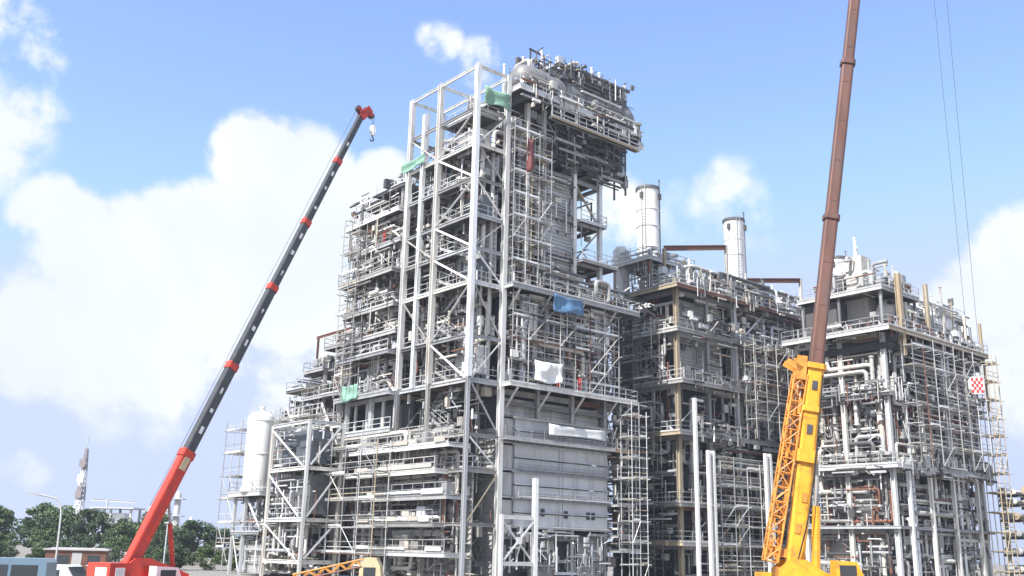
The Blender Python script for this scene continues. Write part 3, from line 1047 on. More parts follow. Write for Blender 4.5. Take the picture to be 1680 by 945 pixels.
# ------------------------------------------------------------------ braced frame and white tank
tf = Thing('braced_frame', 'braced pale steel frame carrying the white tank', 'frame', (-6, 17.8, 0))
FU, FV = [-6.0, -2.2], [17.8, 25.6, 33.2]
for u in FU:
    for v in FV:
        top = 15.3 if v < 27 else 8.6
        tf.bar('column', (u, v, 0), (u, v, top), .30, .30, 'h', 'steel_white', V3((0, 1, 0)))
    tf.bar('column', (u, 30.6, 0), (u, 30.6, 8.3), .3, .3, 'h', 'steel_white', V3((0, 1, 0)))
lv = [1.6, 5.6, 10.6, 15.2]
for z in lv:
    for u in FU:
        tf.bar('beam', (u, 17.9, z), (u, 25.5, z), .24, .36, 'h', 'steel_white')
    for v in FV[:2]:
        tf.bar('beam', (-5.9, v, z), (-2.3, v, z), .24, .34, 'h', 'steel_white')
for k in range(3):
    brace(tf, (-6.1, 25.6, lv[k + 1] - .3), (-6.1, 18.5, lv[k] + .3), .18, 'steel_white')
    brace(tf, (-2.1, 18.5, lv[k + 1] - .3), (-2.1, 25.6, lv[k] + .3), .2, 'steel_grey')
    brace(tf, (-5.7, 17.7, lv[k] + .3), (-2.5, 17.7, lv[k + 1] - .3), .18, 'steel_white')
for z in (5.7, 10.7):
    deck(tf, -5.7, 18.2, -2.5, 25.8, z, 'L', .2, 'galv')
deck(tf, -6.6, 26.4, -1.9, 33.9, 8.6, 'LB', .5, 'steel_white')
deck(tf, -6.2, 26.6, -2.0, 33.4, 4.4, 'L', .25, 'galv')
brace(tf, (-6.1, 26.5, 4.6), (-6.1, 30.4, 8.1), .16, 'steel_white')
brace(tf, (-6.1, 33.0, 4.6), (-6.1, 30.8, .4), .16, 'steel_white')
tf.box('duct', (-4.9, 18.8, 6.2), (-2.7, 24.8, 10.0), 'steel_dark')
tf.box('duct', (-4.9, 19.2, 11.2), (-2.7, 25.4, 14.6), 'casing_blue')
tf.box('equipment_skid', (-5.4, 27.4, .3), (-3.0, 32.0, 3.2), 'galv')
clutter(tf, -5.8, -2.6, 18.2, 26, .5, 15, 240, 81)
clutter(tf, -5.8, -2.4, 27, 33, .5, 8.2, 130, 82)

tk = Thing('storage_tank', 'tall white cylindrical tank standing on the braced frame', 'tank', (-5.4, 29.9, 8.6))
tb = MB()
tb.lathe([(1.42, 9.0), (1.44, 16.3), (1.34, 16.75), (1.08, 17.05), (.55, 17.25), (.05, 17.3)], 32, None, (-5.4, 29.9, 0))
shell = tk.add('shell', tb.mesh('tank_shell', 'tank_white', True))
for z in (8.62, 12.6, 16.2):
    hb = MB()
    hb.lathe([(1.36, z), (1.5 if z > 9 else 1.6, z), (1.5 if z > 9 else 1.6, z + (.1 if z > 9 else .4)), (1.36, z + (.1 if z > 9 else .4))], 32, None, (-5.4, 29.9, 0))
    tk.add('ring', hb.mesh('tank_ring', 'tank_white', True))
lb = MB()
for s_ in (-.2, .2):
    lb.bar((-4.3 + s_, 28.75 + s_, 8.8), (-4.3 + s_, 28.75 + s_, 17.6), .05, .05)
for i in range(29):
    lb.bar((-4.5, 28.55, 9 + i * .3), (-4.1, 28.95, 9 + i * .3), .03, .03)
tk.add('ladder', lb.mesh('ladder', 'galv'))
nb = MB()
nb.lathe([(.22, 17.1), (.22, 17.7), (.32, 17.7), (.32, 17.85)], 12, None, (-5.4, 29.9, 0))
tk.add('nozzle', nb.mesh('nozzle', 'tank_white', True))

# ------------------------------------------------------------------ scaffolds on the first unit
scaffold('scaffold', 'long tube scaffold with plank lifts in front of the pale lower galleries', (-3.2, 9.6), 'v', 11.2, 1.5, 0, 12.6, 2.8, 2.5, 3, .7)
scaffold('scaffold', 'narrow scaffold tower standing past the casing end of the tallest unit', (18.9, -2.6), 'u', 2.2, 1.5, 0, 16.6, 1.1, 2.1, 5)
scaffold('scaffold', 'light scaffold rising outside the deck block up to its roof', (-1.7, 18.0), 'v', 3.2, 1.0, 18.4, 36.4, 1.6, 2.4, 6, .3)
scaffold('scaffold', 'scaffold on the deck under the mid platform of the tallest unit', (4.4, -.9), 'u', 14.5, 1.0, 18.4, 27.0, 2.1, 2.15, 7, .25)
scaffold('scaffold', 'hazy scaffold tower standing past the white tank', (-1.0, 39.5), 'v', 9.0, 4.0, 0, 17.0, 2.2, 2.9, 8, .8)
scaffold('scaffold', 'scaffold climbing the stepped platforms', (-2.6, 22.0), 'v', 11.5, 1.6, 0, 16.8, 2.3, 2.4, 9, .6)
scaffold('scaffold', 'scaffold hung along the upper tower between pale columns', (4.1, -1.0), 'u', 5.0, 1.1, 28.0, 44.0, 1.7, 2.2, 12, .3)

# new columns and a crossed brace set up in front of the casing
nf = Thing('portal_frame', 'new bright white post with a crossed brace tying it to the tall frame', 'frame', (6.9, -1.6, 0))
nf.bar('column', (3.05, -1.6, 0), (3.05, -1.6, 6.2), .3, .3, 'h', 'white_paint', V3((0, 1, 0)))
nf.bar('column', (7.0, -1.6, 0), (7.0, -1.6, 9.6), .42, .42, 'h', 'white_paint', V3((0, 1, 0)))
for z in (2.0, 6.0):
    nf.bar('beam', (3.2, -1.6, z), (6.8, -1.6, z), .26, .32, 'h', 'white_paint')
nf.bar('brace', (3.3, -1.62, 2.3), (6.8, -1.62, 5.7), .18, .18, 'angle', 'white_paint')
nf.bar('brace', (6.8, -1.50, 2.3), (3.3, -1.50, 5.7), .18, .18, 'angle', 'white_paint')
nf.bar('gusset_plate', (5.05, -1.74, 3.7), (5.05, -1.74, 4.3), .6, .05, 'box', 'white_paint', V3((0, 1, 0)))


pipe_runs(at, .9, 2.9, .5, 11, 19, 43, 20, 301)
pipe_runs(b1, 4.6, 18, -.4, 1.4, 18.6, 27, 26, 302)
pipe_runs(b1, 4.4, 9.0, .2, 2.6, 28.3, 46, 20, 303)
pipe_runs(b1, 4.6, 21, -1.1, .2, 28.1, 30.2, 12, 304)
pipe_runs(b2, .0, 1.8, 12.2, 21.4, 18.8, 37, 26, 305)
pipe_runs(b2, -.2, 1.2, 1.2, 21.2, 1, 14, 40, 306)
pipe_runs(sp, -.4, 1.4, 22.6, 38.2, 2, 16.6, 36, 307)
pipe_runs(tf, -5.7, -2.6, 18.2, 33, .5, 8.2, 24, 308, (.08, .2))
pipe_runs(b1, 8, 21.6, -1.1, 3.4, 48.9, 54.2, 26, 309, (.08, .2))
clutter(b1, 4.4, 22.4, -1.7, -1.2, 46.6, 50.0, 70, 310)
clutter(b1, 18.6, 21.2, -1.0, 4, 3.6, 17.6, 170, 311)

# ------------------------------------------------------------------ sheets, nets, banner
def sheet_thing(name, label, cat, p, du, dv, dz, m, seed, sag=.15, n=10):
    """hanging cloth from corner p; (du,dv) horizontal run, dz drop"""
    r = random.Random(seed)
    vs, fs = [], []
    run = V3((du, dv, 0))
    nrm = run.cross(UP).normalized()
    ph = [r.uniform(0, 6) for _ in range(4)]
    for j in range(n + 1):
        for i in range(n + 1):
            s_, t = i / n, j / n
            w = sag * (sin(s_ * 9 + ph[0] + t * 2) * .6 + sin(t * 7 + ph[1] + s_ * 3) * .4 + sin(s_ * 21 + ph[2]) * .25)
            edge = .12 * sin(s_ * 5 + ph[3]) * t
            q = V3(p) + run * s_ + V3((0, 0, -dz * t * (1 + edge * .6) - .25 * sin(pi * s_) * (1 - t) * .5)) + nrm * w
            vs.append(tuple(q - V3(p)))
    for j in range(n):
        for i in range(n):
            a = j * (n + 1) + i
            fs.append((a, a + 1, a + n + 2, a + n + 1))
    me = new_mesh(name, vs, fs, m, True)
    o = bpy.data.objects.new(name, me)
    COL.objects.link(o)
    o.matrix_world = Matrix.Translation(PW(*p)) @ ROT
    md = o.modifiers.new('thickness', 'SOLIDIFY')
    md.thickness = .025
    o['label'] = label
    o['category'] = cat
    return o


sheet_thing('debris_net', 'pale green net hung under the top of the tall frame', 'net', (.6, -.35, 47.6), 3.4, 0, 1.8, 'sheet_green', 1)
sheet_thing('debris_net', 'pale green net over the railing by the outermost column of the tall frame', 'net', (-.3, 12.4, 42.7), 0, -4.2, 1.1, 'sheet_green', 2)
sheet_thing('debris_net', 'bright green sheet on the railing of the stepped platforms', 'net', (-1.0, 17.6, 19.6), 0, 2.9, 1.7, 'sheet_green', 3)
sheet_thing('tarpaulin', 'blue tarpaulin hung on the middle deck of the tallest unit', 'tarpaulin', (9.0, -1.55, 27.6), 4.2, 0, 1.7, 'sheet_blue', 4)
sheet_thing('tarpaulin', 'crumpled off white sheet draped over the deck railing beside the workers', 'tarpaulin', (6.9, -1.55, 20.7), 3.3, 0, 2.0, 'sheet_white', 5, .2, 14)
sheet_thing('banner', 'long white banner strip stretched across the lower casing', 'banner', (9.2, -.95, 14.9), 7.6, 0, 1.0, 'sheet_white', 6, .04)
sheet_thing('debris_net', 'faded red net hanging below the drum deck', 'net', (5.6, -1.1, 43.2), 1.0, 0, 3.4, 'net_red', 7)

# ------------------------------------------------------------------ second boiler unit
c2 = Thing('boiler_unit', 'shaded boiler unit with tan corner column standing between the tallest unit and the yellow crane', 'boiler', (28, -1, 0))
CU, CV = [28.0, 33.2, 38.4, 44.0, 50.0, 55.0], [-1.0, 5.0, 11.0]
for u in CU:
    for v in CV:
        c2.bar('column', (u, v, 0), (u, v, 33.0 if v < 0 else 31.8), .46, .46, 'h', 'tan_steel' if u == 28 and v < 0 else ('steel_white' if u in (38.4, 44.0, 55) else 'steel_grey'), V3((0, 1, 0)))
Z2 = [4.4, 8.4, 15.8, 21.4, 27.2, 32.0]
face_beams(c2, CU, CV, [z - .5 for z in Z2], .5, 'steel_grey')
for i, z in enumerate(Z2):
    deck(c2, 26.6 if z in (15.8, 32.0) else 27.2, -2.4 if z in (15.8, 21.4, 32.0) else -1.8, 55.6, 4.8, z, 'LR', .42, 'steel_grey' if i % 2 else 'galv')
for i, (u0, u1, k) in enumerate(((33.2, 38.4, 0), (38.4, 44.0, 3), (44.0, 50.0, 3), (38.4, 44.0, 4), (50, 55, 3), (44, 50, 2), (38.4, 44, 2))):
    z0, z1 = Z2[k], Z2[k + 1] - .8
    brace(c2, (u0 + .3, -1.1, z0), (u1 - .3, -1.1, z1), .24, 'steel_white' if i else 'steel_grey')
    if i in (1, 2):
        brace(c2, (u1 - .3, -.92, z0), (u0 + .3, -.92, z1), .24, 'steel_white')
for k in (2, 3, 4):
    brace(c2, (27.9, -.6, Z2[k]), (27.9, 4.7, Z2[k + 1] - .8), .2, 'steel_grey')
c2.box('inner_casing', (30.0, 1.8, .3), (54.6, 10.6, 31.0), 'casing_blue')
panels_R(c2, 29.6, 37.6, .3, 21.8, 31.2, 2.7, 1.55, 'casing')
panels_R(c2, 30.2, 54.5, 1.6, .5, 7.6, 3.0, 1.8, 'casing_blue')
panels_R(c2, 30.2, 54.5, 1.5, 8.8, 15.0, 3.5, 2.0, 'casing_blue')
panels_L(c2, 2.0, 10.6, 29.8, .5, 31, 2.9, 2.2, 'shade_black')  # black colour stands in for the shadow in the gap
panels_R(c2, 39.0, 54.5, .8, 22.0, 26.4, 3.1, 1.5, 'cladding')
for (u, v, z0, z1, r) in ((40.2, -.3, 16, 26.5, .3), (41.6, 0, 16, 31, .22), (46.5, -.2, 16, 30, .34), (48.2, .2, 9, 26, .24), (52, -.2, 16, 31, .3), (31.2, -.2, 2, 20, .3), (34.9, 0, 3, 15, .36), (36.6, -.3, 9, 21, .2)):
    pipe(c2, [(u, v, z0), (u, v, z1), (u + 1.6, v, z1)], r, rnd.choice(('cladding', 'insulation', 'galv')), 'riser_pipe', 12)
for i in range(12):
    u = 30 + i * 2.0
    z = rnd.choice(Z2[1:5])
    c2.box('equipment_box', (u, -.5, z + .02), (u + rnd.uniform(.8, 1.7), .4, z + rnd.uniform(.9, 2.2)), rnd.choice(('insulation', 'galv', 'casing', 'tan_steel', 'cladding')))
clutter(c2, 38.6, 54.6, -1.4, .6, 16, 31.5, 700, 91)
clutter(c2, 30, 54.6, -1.4, 1.2, 1, 15.6, 420, 92)
clutter(c2, 28.2, 38.2, -1.2, .1, 16, 31.5, 90, 93)
clutter(c2, 28.0, 29.6, -.6, 8, 1, 31, 200, 94)
# plant on the roof
deck(c2, 28.2, 3.0, 36.4, 9.0, 36.6, 'LRF', .4, 'steel_grey')
for (u, v) in ((28.5, 3.3), (36.1, 3.3), (28.5, 8.7), (36.1, 8.7), (32.2, 3.3)):
    c2.bar('post', (u, v, 32.05), (u, v, 36.3), .3, .3, 'h', 'primer' if u < 30 else 'tan_steel', V3((0, 1, 0)))
db = MB()
db.lathe([(.05, 29), (.9, 29.2), (1.35, 29.9), (1.4, 30.5), (1.4, 51.5), (1.3, 52.2), (.8, 52.8), (.05, 53)], 24, 'x', (0, 1.4, 33.6))
c2.add('steam_drum', db.mesh('steam_drum', 'casing', True))
clutter(c2, 28, 54, -1.6, 3.0, 32.1, 34.6, 330, 95, mats=(('galv', .45), ('cladding', .2), ('steel_grey', .2), ('insulation', .15)))
clutter(c2, 28.4, 36.2, 3.2, 8.6, 32.2, 38.4, 160, 96, mats=(('galv', .4), ('steel_grey', .3), ('insulation', .2), ('steel_dark', .1)))
# rust red hoist beams standing above the roof
for (a, b, low) in (((29.2, 1.6, 37.4), (36.6, -1.6, 38.4), 32.2), ((44.0, 1.0, 36.3), (51.4, -1.8, 37.2), 33.5)):
    c2.bar('hoist_beam', a, b, .35, .55, 'h', 'primer')
    c2.bar('hoist_post', (b[0], b[1], low), (b[0], b[1], b[2] + .3), .3, .3, 'h', 'insulation', V3((0, 1, 0)))
    c2.bar('hoist_post', (a[0], a[1], low), (a[0], a[1], a[2]), .3, .3, 'h', 'tan_steel', V3((0, 1, 0)))
vb = MB()
vb.lathe([(.05, 30), (1.0, 30.2), (1.0, 38.6), (.6, 39.1), (.05, 39.2)], 20, None, (29.4, 8.6, 0))
c2.add('vertical_vessel', vb.mesh('vertical_vessel', 'stack_white', True))
for (u, zt) in ((31, 36), (40, 36.6), (43, 35.4), (47, 36), (49, 35.6), (53, 36.2)):
    pipe(c2, [(u, -.6, 32.1), (u, -.6, zt)], .12, 'white_paint', 'vent_pipe', 8)

# bright new columns standing in front of the second unit
for (label, us, v, z) in (('pair of white steel columns in front of the shaded boiler unit', (29.1, 29.9), -4.0, 13.8),
                          ('tall slender white column in front of the tan corner column', (27.6,), -3.6, 19.2),
                          ('two tied white steel columns close behind the orange lattice jib', (38.6, 39.4), -4.4, 14.2)):
    nc = Thing('new_column', label, 'column', (us[0], v, 0))
    for u in us:
        nc.bar('column', (u, v, 0), (u, v, z), .34, .34, 'h', 'white_paint', V3((0, 1, 0)))
        nc.box('base_plate', (u - .35, v - .35, .015), (u + .35, v + .35, .06), 'steel_grey')
    if len(us) > 1:
        for zz in (3.1, 8.2, z - .4):
            nc.bar('tie', (us[0], v, zz), (us[1], v, zz), .2, .26, 'h', 'white_paint')

# ------------------------------------------------------------------ third boiler unit
c3 = Thing('boiler_unit', 'boiler unit with a pale drum and tan posts on its roof', 'boiler', (42, -17.5, 0))
DU, DV = [42.0, 45.6, 50.4, 55.6, 61.6], [-17.5, -12.4, -7.0]
for u in DU:
    for v in DV:
        c3.bar('column', (u, v, 0), (u, v, 26.5), .46, .46, 'h', 'steel_white', V3((0, 1, 0)))
Z3 = [6.4, 12.6, 20.0, 26.8, 31.4]
face_beams(c3, DU, DV, [z - .5 for z in Z3[:4]], .5, 'steel_grey')
deck(c3, 41.4, -18.2, 62.2, -6.8, 6.4, '', .3, 'galv')
deck(c3, 41.0, -18.6, 62.5, -6.6, 12.6, 'LRF', .45, 'galv')
deck(c3, 41.4, -18.2, 62.2, -6.8, 20.0, 'LR', .35, 'galv')
deck(c3, 40.2, -19.3, 62.8, -6.2, 26.8, 'LRF', .5, 'steel_white')
deck(c3, 41.0, -18.4, 49.0, -8.0, 31.4, 'LRF', .45, 'galv')
deck(c3, 56.0, -17.6, 61.4, -12.0, 31.0, 'LRF', .35, 'galv')
for u in (41.4, 45.0, 48.6):
    for v in (-18.0, -13, -8.4):
        c3.bar('post', (u, v, 26.85), (u, v, 31.0), .26, .26, 'h', 'steel_grey', V3((0, 1, 0)))
for u in (56.3, 61.1):
    for v in (-17.3, -12.3):
        c3.bar('post', (u, v, 26.85), (u, v, 30.6), .24, .24, 'h', 'steel_grey', V3((0, 1, 0)))
c3.box('inner_casing', (44.2, -15.4, .3), (61.4, -8.0, 25.6), 'casing_blue')
panels_L(c3, -15.6, -8.0, 43.9, 13.2, 25.0, 2.5, 1.7, 'insulation', {(0, 1), (2, 4), (1, 6)})
panels_L(c3, -15.6, -8.0, 43.9, .6, 12.0, 2.5, 1.9, 'casing')
panels_L(c3, -14.6, -11.4, 42.9, 5.0, 11.6, 1.6, 1.65, 'insulation')
panels_R(c3, 44.4, 61.2, -15.7, 13.2, 25.4, 3.0, 2.0, 'casing')
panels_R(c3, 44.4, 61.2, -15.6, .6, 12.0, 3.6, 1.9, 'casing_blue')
c3.box('shade_slab', (41.8, -18.4, 24.7), (61.8, -7.0, 25.35), 'shade_black')  # added dark slab, stands in for the shade under the deck
for k in range(6):
    u = 42.4 + k * 3.9
    c3.bar('girder', (u, -19.0, 25.9), (u, -6.8, 25.9), .3, .9, 'h', 'steel_dark')
db = MB()
db.lathe([(.05, 44.6), (.9, 44.8), (1.4, 45.4), (1.55, 46.2), (1.55, 59.4), (1.4, 60.2), (.9, 60.8), (.05, 61)], 26, 'x', (0, -16.4, 29.6))
dr = c3.add('steam_drum', db.mesh('steam_drum', 'stack_white', True))
clutter(c3, 44, 61, -18.4, -17.6, 27.2, 30.4, 80, 331)
pipe_runs(c3, 44, 61, -18.6, -17.8, 27.2, 31.2, 9, 332, (.08, .18))
for u in (48.2, 51.6, 55.0, 58.4):
    rb = MB()
    rb.lathe([(1.5, u), (1.66, u), (1.66, u + .2), (1.5, u + .2)], 26, 'x', (0, -16.4, 29.6))
    c3.add('drum_band', rb.mesh('drum_band', 'steel_grey', True), None, dr)
    c3.box('saddle', (u - .3, -17.4, 26.84), (u + .5, -15.4, 28.3), 'steel_dark')
for (u, v, z0, z1, w) in ((43.4, -19.0, 24.0, 33.0, .55), (50.2, -18.6, 27, 33.2, .42), (62.2, -18.9, 20, 30.6, .3)):
    c3.bar('tan_post', (u, v, z0), (u, v, z1), w, w, 'h', 'tan_steel', V3((0, 1, 0)))
c3.box('enclosure', (44.0, -15.0, 26.9), (48.4, -8.4, 31.2), 'casing')
c3.box('enclosure', (41.8, -12.4, 26.9), (44.0, -8.4, 30.8), 'steel_dark')
c3.box('roof_hut', (42.2, -15.6, 31.45), (44.2, -13.6, 35.6), 'insulation')
c3.box('roof_hut', (41.6, -13.4, 31.45), (44.6, -11.2, 33.4), 'steel_dark')
pipe_runs(c3, 41.2, 48, -18, -9, 31.6, 35.4, 14, 334, (.08, .2))
c3.box('roof_hut', (53.6, -13.6, 31.0), (57.4, -11.0, 33.6), 'casing_blue')
for (u, v) in ((53.8, -13.4), (57.2, -13.3), (53.8, -11.2), (57.2, -11.2)):
    c3.bar('post', (u, v, 26.85), (u, v, 31.0), .24, .24, 'h', 'steel_grey', V3((0, 1, 0)))
for (u, v, z0, zt) in ((42.8, -14.6, 35.6, 38.0), (43.8, -14.2, 35.6, 37.2), (47, -17, 31.4, 34.4), (55, -12.4, 33.6, 35.4), (56.7, -12, 33.6, 35.2), (60, -15, 31, 33.6), (60.6, -16, 31.0, 33.2)):
    pipe(c3, [(u, v, z0), (u, v, zt)], .14, 'white_paint', 'vent_pipe', 8)
for (u, z0, z1) in ((44.2, 13, 24.6), (46.8, 13, 19), (49.2, 13, 24.8), (53.6, 13, 24), (55.2, 13, 18), (59.4, 13, 25), (60.6, 13, 22), (50.4, .4, 12), (59, .4, 12)):
    pipe(c3, [(u, -16.6, z0), (u, -16.6, z1), (u, -15.4, z1)], rnd.uniform(.18, .38), rnd.choice(('cladding', 'cladding', 'galv', 'insulation')), 'riser_pipe', 12)
for (v, z0, z1) in ((-16.2, 13, 22), (-13.6, 13, 25), (-10.8, 13, 24), (-9.2, 13, 19)):
    pipe(c3, [(42.8, v, z0), (42.8, v, z1), (43.8, v, z1)], rnd.uniform(.18, .34), rnd.choice(('cladding', 'insulation')), 'riser_pipe', 12)
for k, (u0, u1) in enumerate(zip(DU[:-1], DU[1:])):
    brace(c3, (u0 + .3, -17.6, 20.1), (u1 - .3, -17.6, 26.0), .2, 'steel_white')
    brace(c3, (u1 - .3, -17.6, 12.7), (u0 + .3, -17.6, 19.4), .2, 'steel_grey')
for i in range(9):
    u = 43 + i * 2.3
    z = rnd.choice((12.62, 20.02))
    c3.box('equipment_box', (u, -17.2, z), (u + rnd.uniform(.7, 1.5), -16.4, z + rnd.uniform(.9, 2.2)), rnd.choice(('galv', 'cladding', 'casing', 'insulation')))
clutter(c3, 42.4, 61.5, -18.0, -15.8, 12.8, 26.2, 820, 101)
clutter(c3, 42.0, 43.8, -17, -7.2, 12.8, 26.2, 330, 102)
clutter(c3, 42.2, 61.5, -17.9, -15.9, .5, 12, 420, 103)
clutter(c3, 41, 62, -19, -12, 26.9, 28.2, 200, 104)
clutter(c3, 41.4, 49, -18, -9, 31.5, 33.2, 100, 105)
clutter(c3, 53, 61, -17, -11.5, 31.1, 33.0, 60, 106)

scaffold('scaffold', 'brownish scaffold on the far end of the unit with the pale drum', (60.6, -20.0), 'u', 2.6, 1.5, 0, 25.6, 1.6, 2.1, 14, .6, m='tan_steel')
scaffold('scaffold', 'scaffold in front of the unit with the pale drum', (43.0, -20.2), 'u', 16.0, 1.2, 12.7, 25.0, 2.25, 2.1, 15, .35)
scaffold('scaffold', 'scaffold on the shaded unit behind the orange lattice jib', (38.0, -3.9), 'u', 13.0, 1.3, 15.9, 26.6, 2.1, 2.15, 16, .4)
scaffold('scaffold', 'dark scaffold in the gap beside the tan corner column', (25.4, .4), 'v', 8.4, 1.3, 0, 27.0, 2.8, 2.6, 17, .5, m='steel_dark')  # tubes coloured dark to paint in the shade of the gap
scaffold('scaffold', 'low scaffold at the foot of the shaded boiler unit', (31.6, -3.6), 'u', 14.0, 1.3, 0, 12.4, 2.3, 2.2, 18, .4)

rr_ = random.Random(55)
for z in Z2[2:]:
    clutter(c2, 28.6, 54.5, -2.75, -2.1, z - 1.1, z + 1.5, 60, int(z * 10))
for z in (12.6, 20.0, 26.8):
    clutter(c3, 41.6, 62, -19.2, -18.5, z - 1.1, z + 1.5, 70, int(z * 10) + 1)
    clutter(c3, 40.9, 41.4, -18, -7.5, z - 1.1, z + 1.4, 32, int(z * 10) + 2)
for k in range(14):
    u = rr_.uniform(29, 54)
    pipe(c2, [(u, rr_.uniform(-1.6, 2.6), 32.05), (u, rr_.uniform(-1.6, 2.6), 34.4 + rr_.random() * 3.2)] if k % 3 else [(u, .4, 32.05), (u, .4, 35.2 + rr_.random()), (u + 1.2, .4, 35.2)], rr_.uniform(.07, .2), rr_.choice(('cladding', 'galv', 'tan_steel', 'steel_dark')), 'vent_pipe', 8)
for k in range(16):
    u, v = rr_.uniform(41.5, 61), rr_.uniform(-18.5, -10)
    z0 = 31.45 if u < 48.8 else 26.85
    pipe(c3, [(u, v, z0), (u, v, (32.6 if u < 48.8 else 31.2) + rr_.random() * 2.6)], rr_.uniform(.07, .2), rr_.choice(('cladding', 'galv', 'tan_steel', 'steel_dark', 'insulation')), 'vent_pipe', 8)
pipe_runs(c2, 38.6, 54, -1.4, .4, 16, 31, 36, 321)
pipe_runs(c2, 30, 54, -1.5, .8, 1, 15, 34, 322)
pipe_runs(c2, 28.4, 54, -1.8, 2.6, 32.2, 35.0, 30, 323)
pipe_runs(c2, 27.4, 29.5, -.8, 8, 2, 31, 22, 324)
pipe_runs(c3, 42.2, 61.4, -18, -16, 13, 26, 60, 325)
pipe_runs(c3, 41.6, 43.6, -17.4, -7.4, 1, 26, 44, 326)
pipe_runs(c3, 42.2, 61.4, -18, -16, .6, 12, 34, 327)
pipe_runs(c3, 41, 62, -19, -9, 27, 28.6, 26, 328)
pipe_runs(c3, 41.4, 49, -18, -9, 31.5, 33.6, 16, 329)
clutter(c3, 41.6, 43.6, -17, -7.2, .5, 12.2, 190, 330)
for (u, z0, z1) in ((43.6, .02, 12), (48.0, .02, 12), (53.0, .02, 12), (58.6, .02, 12), (47.4, 12.65, 19.4), (52.8, 12.65, 26), (58.2, 12.65, 26), (54.2, 20.05, 26)):
    c3.bar('column', (u, -18.3, z0), (u, -18.3, z1), .36, .36, 'h', 'steel_white', V3((0, 1, 0)))

# ------------------------------------------------------------------ chimneys
for i, (u, v, label) in enumerate(((38.2, 12.0, 'white chimney nearest the tallest boiler unit'), (56.6, 12.0, 'white chimney between two rust red hoist beams'), (83.6, 12.0, 'white chimney half hidden by the boom of the yellow crane'))):
    ch = Thing('chimney', label, 'chimney', (u, v, 0), group='row of white chimneys')
    sb = MB()
    sb.lathe([(1.44, 0), (1.44, 50.0), (1.28, 50.0), (1.28, 47.0)], 40, None, (u, v, 0))
    ch.add('shell', sb.mesh('chimney_shell', 'stack_white', True))
    for z, t in ((49.7, .34), (46.8, .07), (44.5, .12), (41.6, .07), (38.5, .12)):
        rb = MB()
        rb.lathe([(1.42, z), (1.5 + t * .3, z), (1.5 + t * .3, z + t), (1.42, z + t)], 40, None, (u, v, 0))
        ch.add('ring', rb.mesh('chimney_ring', 'steel_dark' if z > 49 else 'stack_white', True))
    # test platform brackets near the top and a caged ladder
    lb = MB()
    a = rad(200 + i * 40)
    p = V3((u + 1.62 * cos(a), v + 1.62 * sin(a), 0))
    tg = V3((-sin(a), cos(a), 0))
    for s_ in (-.25, .25):
        lb.bar(p + tg * s_ + UP * 30, p + tg * s_ + UP * 50.6, .07, .07)
    for k in range(50):
        lb.bar(p - tg * .25 + UP * (30.3 + k * .4), p + tg * .25 + UP * (30.3 + k * .4), .04, .04)
    ch.add('ladder', lb.mesh('ladder', 'galv'))
    for a in (rad(190), rad(300)):
        q = V3((u + 1.5 * cos(a), v + 1.5 * sin(a), 48.6))
        ch.box('lifting_lug', q - V3((.22, .22, .3)), q + V3((.22, .22, .5)), 'steel_dark')
    pipe(ch, [(u + 1.5, v - .7, 30), (u + 1.5, v - .7, 51.5)], .09, 'steel_dark', 'conduit', 8)

# ------------------------------------------------------------------ pipe rack past the third unit
pr = Thing('pipe_rack', 'low rack stacked with long grey and buff pipes at the plant edge', 'pipe rack', (64.3, -24, 0))
for u in (64.4, 70.4, 76.4):
    for v in (-23.6, -18.6):
        pr.bar('column', (u, v, 0), (u, v, 10.6), .32, .32, 'h', 'steel_grey', V3((0, 1, 0)))
for k, z in enumerate((2.0, 3.9, 5.8, 7.7, 9.4, 10.5)):
    for u in (64.4, 70.4, 76.4):
        pr.bar('beam', (u, -24.2, z), (u, -18.0, z), .3, .34, 'h', 'steel_dark')
    for j in range(5):
        v = -24.0 + j * 1.3
        r = rnd.uniform(.18, .36)
        pipe(pr, [(63.6, v, z + .2 + r), (78, v, z + .2 + r)], r, rnd.choice(('insulation', 'galv', 'tan_steel', 'cladding', 'insulation', 'galv')))

# ------------------------------------------------------------------ red mobile crane
HEAD = math.atan2(8.07, 7.1)
rfoot = V3((-15.8, 43.2, 2.54))
rc0 = rfoot + V3((cos(HEAD), sin(HEAD), 0)) * 1.2
rc0.z = 0
rc = Thing('mobile_crane', 'red truck crane with a dark telescopic boom raised over the trees', 'crane', rc0, False, None, HEAD)
EL = math.atan2(24.63, 10.75)
RL = 26.93
bd = V3((cos(EL), 0, sin(EL)))      # along the boom
bn = V3((-sin(EL), 0, cos(EL)))     # out of its back
f0 = V3((-1.2, 0, 2.54))


def boom_section(th, name, s0, s1, h, w, m, foot, d, n_):
    """rounded boom box from s0 to s1, h deep, w wide"""
    b = MB()
    pr_ = [(-.5, -.28), (-.34, -.46), (0, -.52), (.34, -.46), (.5, -.28), (.5, .40), (.40, .5), (-.40, .5), (-.5, .40)]
    vs, fs = prism(pr_)
    m4 = basis(foot + d * s0, foot + d * s1, w, h, n_)
    b.put([tuple(m4 @ V3(x)) for x in vs], fs)
    sec_ = th.add(name, b.mesh(name, m, False))
    if s1 - s0 > 2:
        # weld seams, wear strips and a cable clip line along the flanks
        for sd in (-1, 1):
            for hh in (-.18, .30):
                a_ = foot + d * (s0 + .4) + V3((0, sd * (w * .5 + .004), 0)) + n_ * (h * hh)
                th.bar('seam', a_, a_ + d * (s1 - s0 - .8), .014, .03, 'box', m, n_, sec_)
            k_ = s0 + 1.1
            while k_ < s1 - .5:
                a_ = foot + d * k_ + V3((0, sd * (w * .5 + .006), 0)) - n_ * (h * .22)
                th.bar('weld_band', a_, a_ + n_ * (h * .6), .016, .035, 'box', m, d, sec_)
                k_ += 2.3
    return sec_


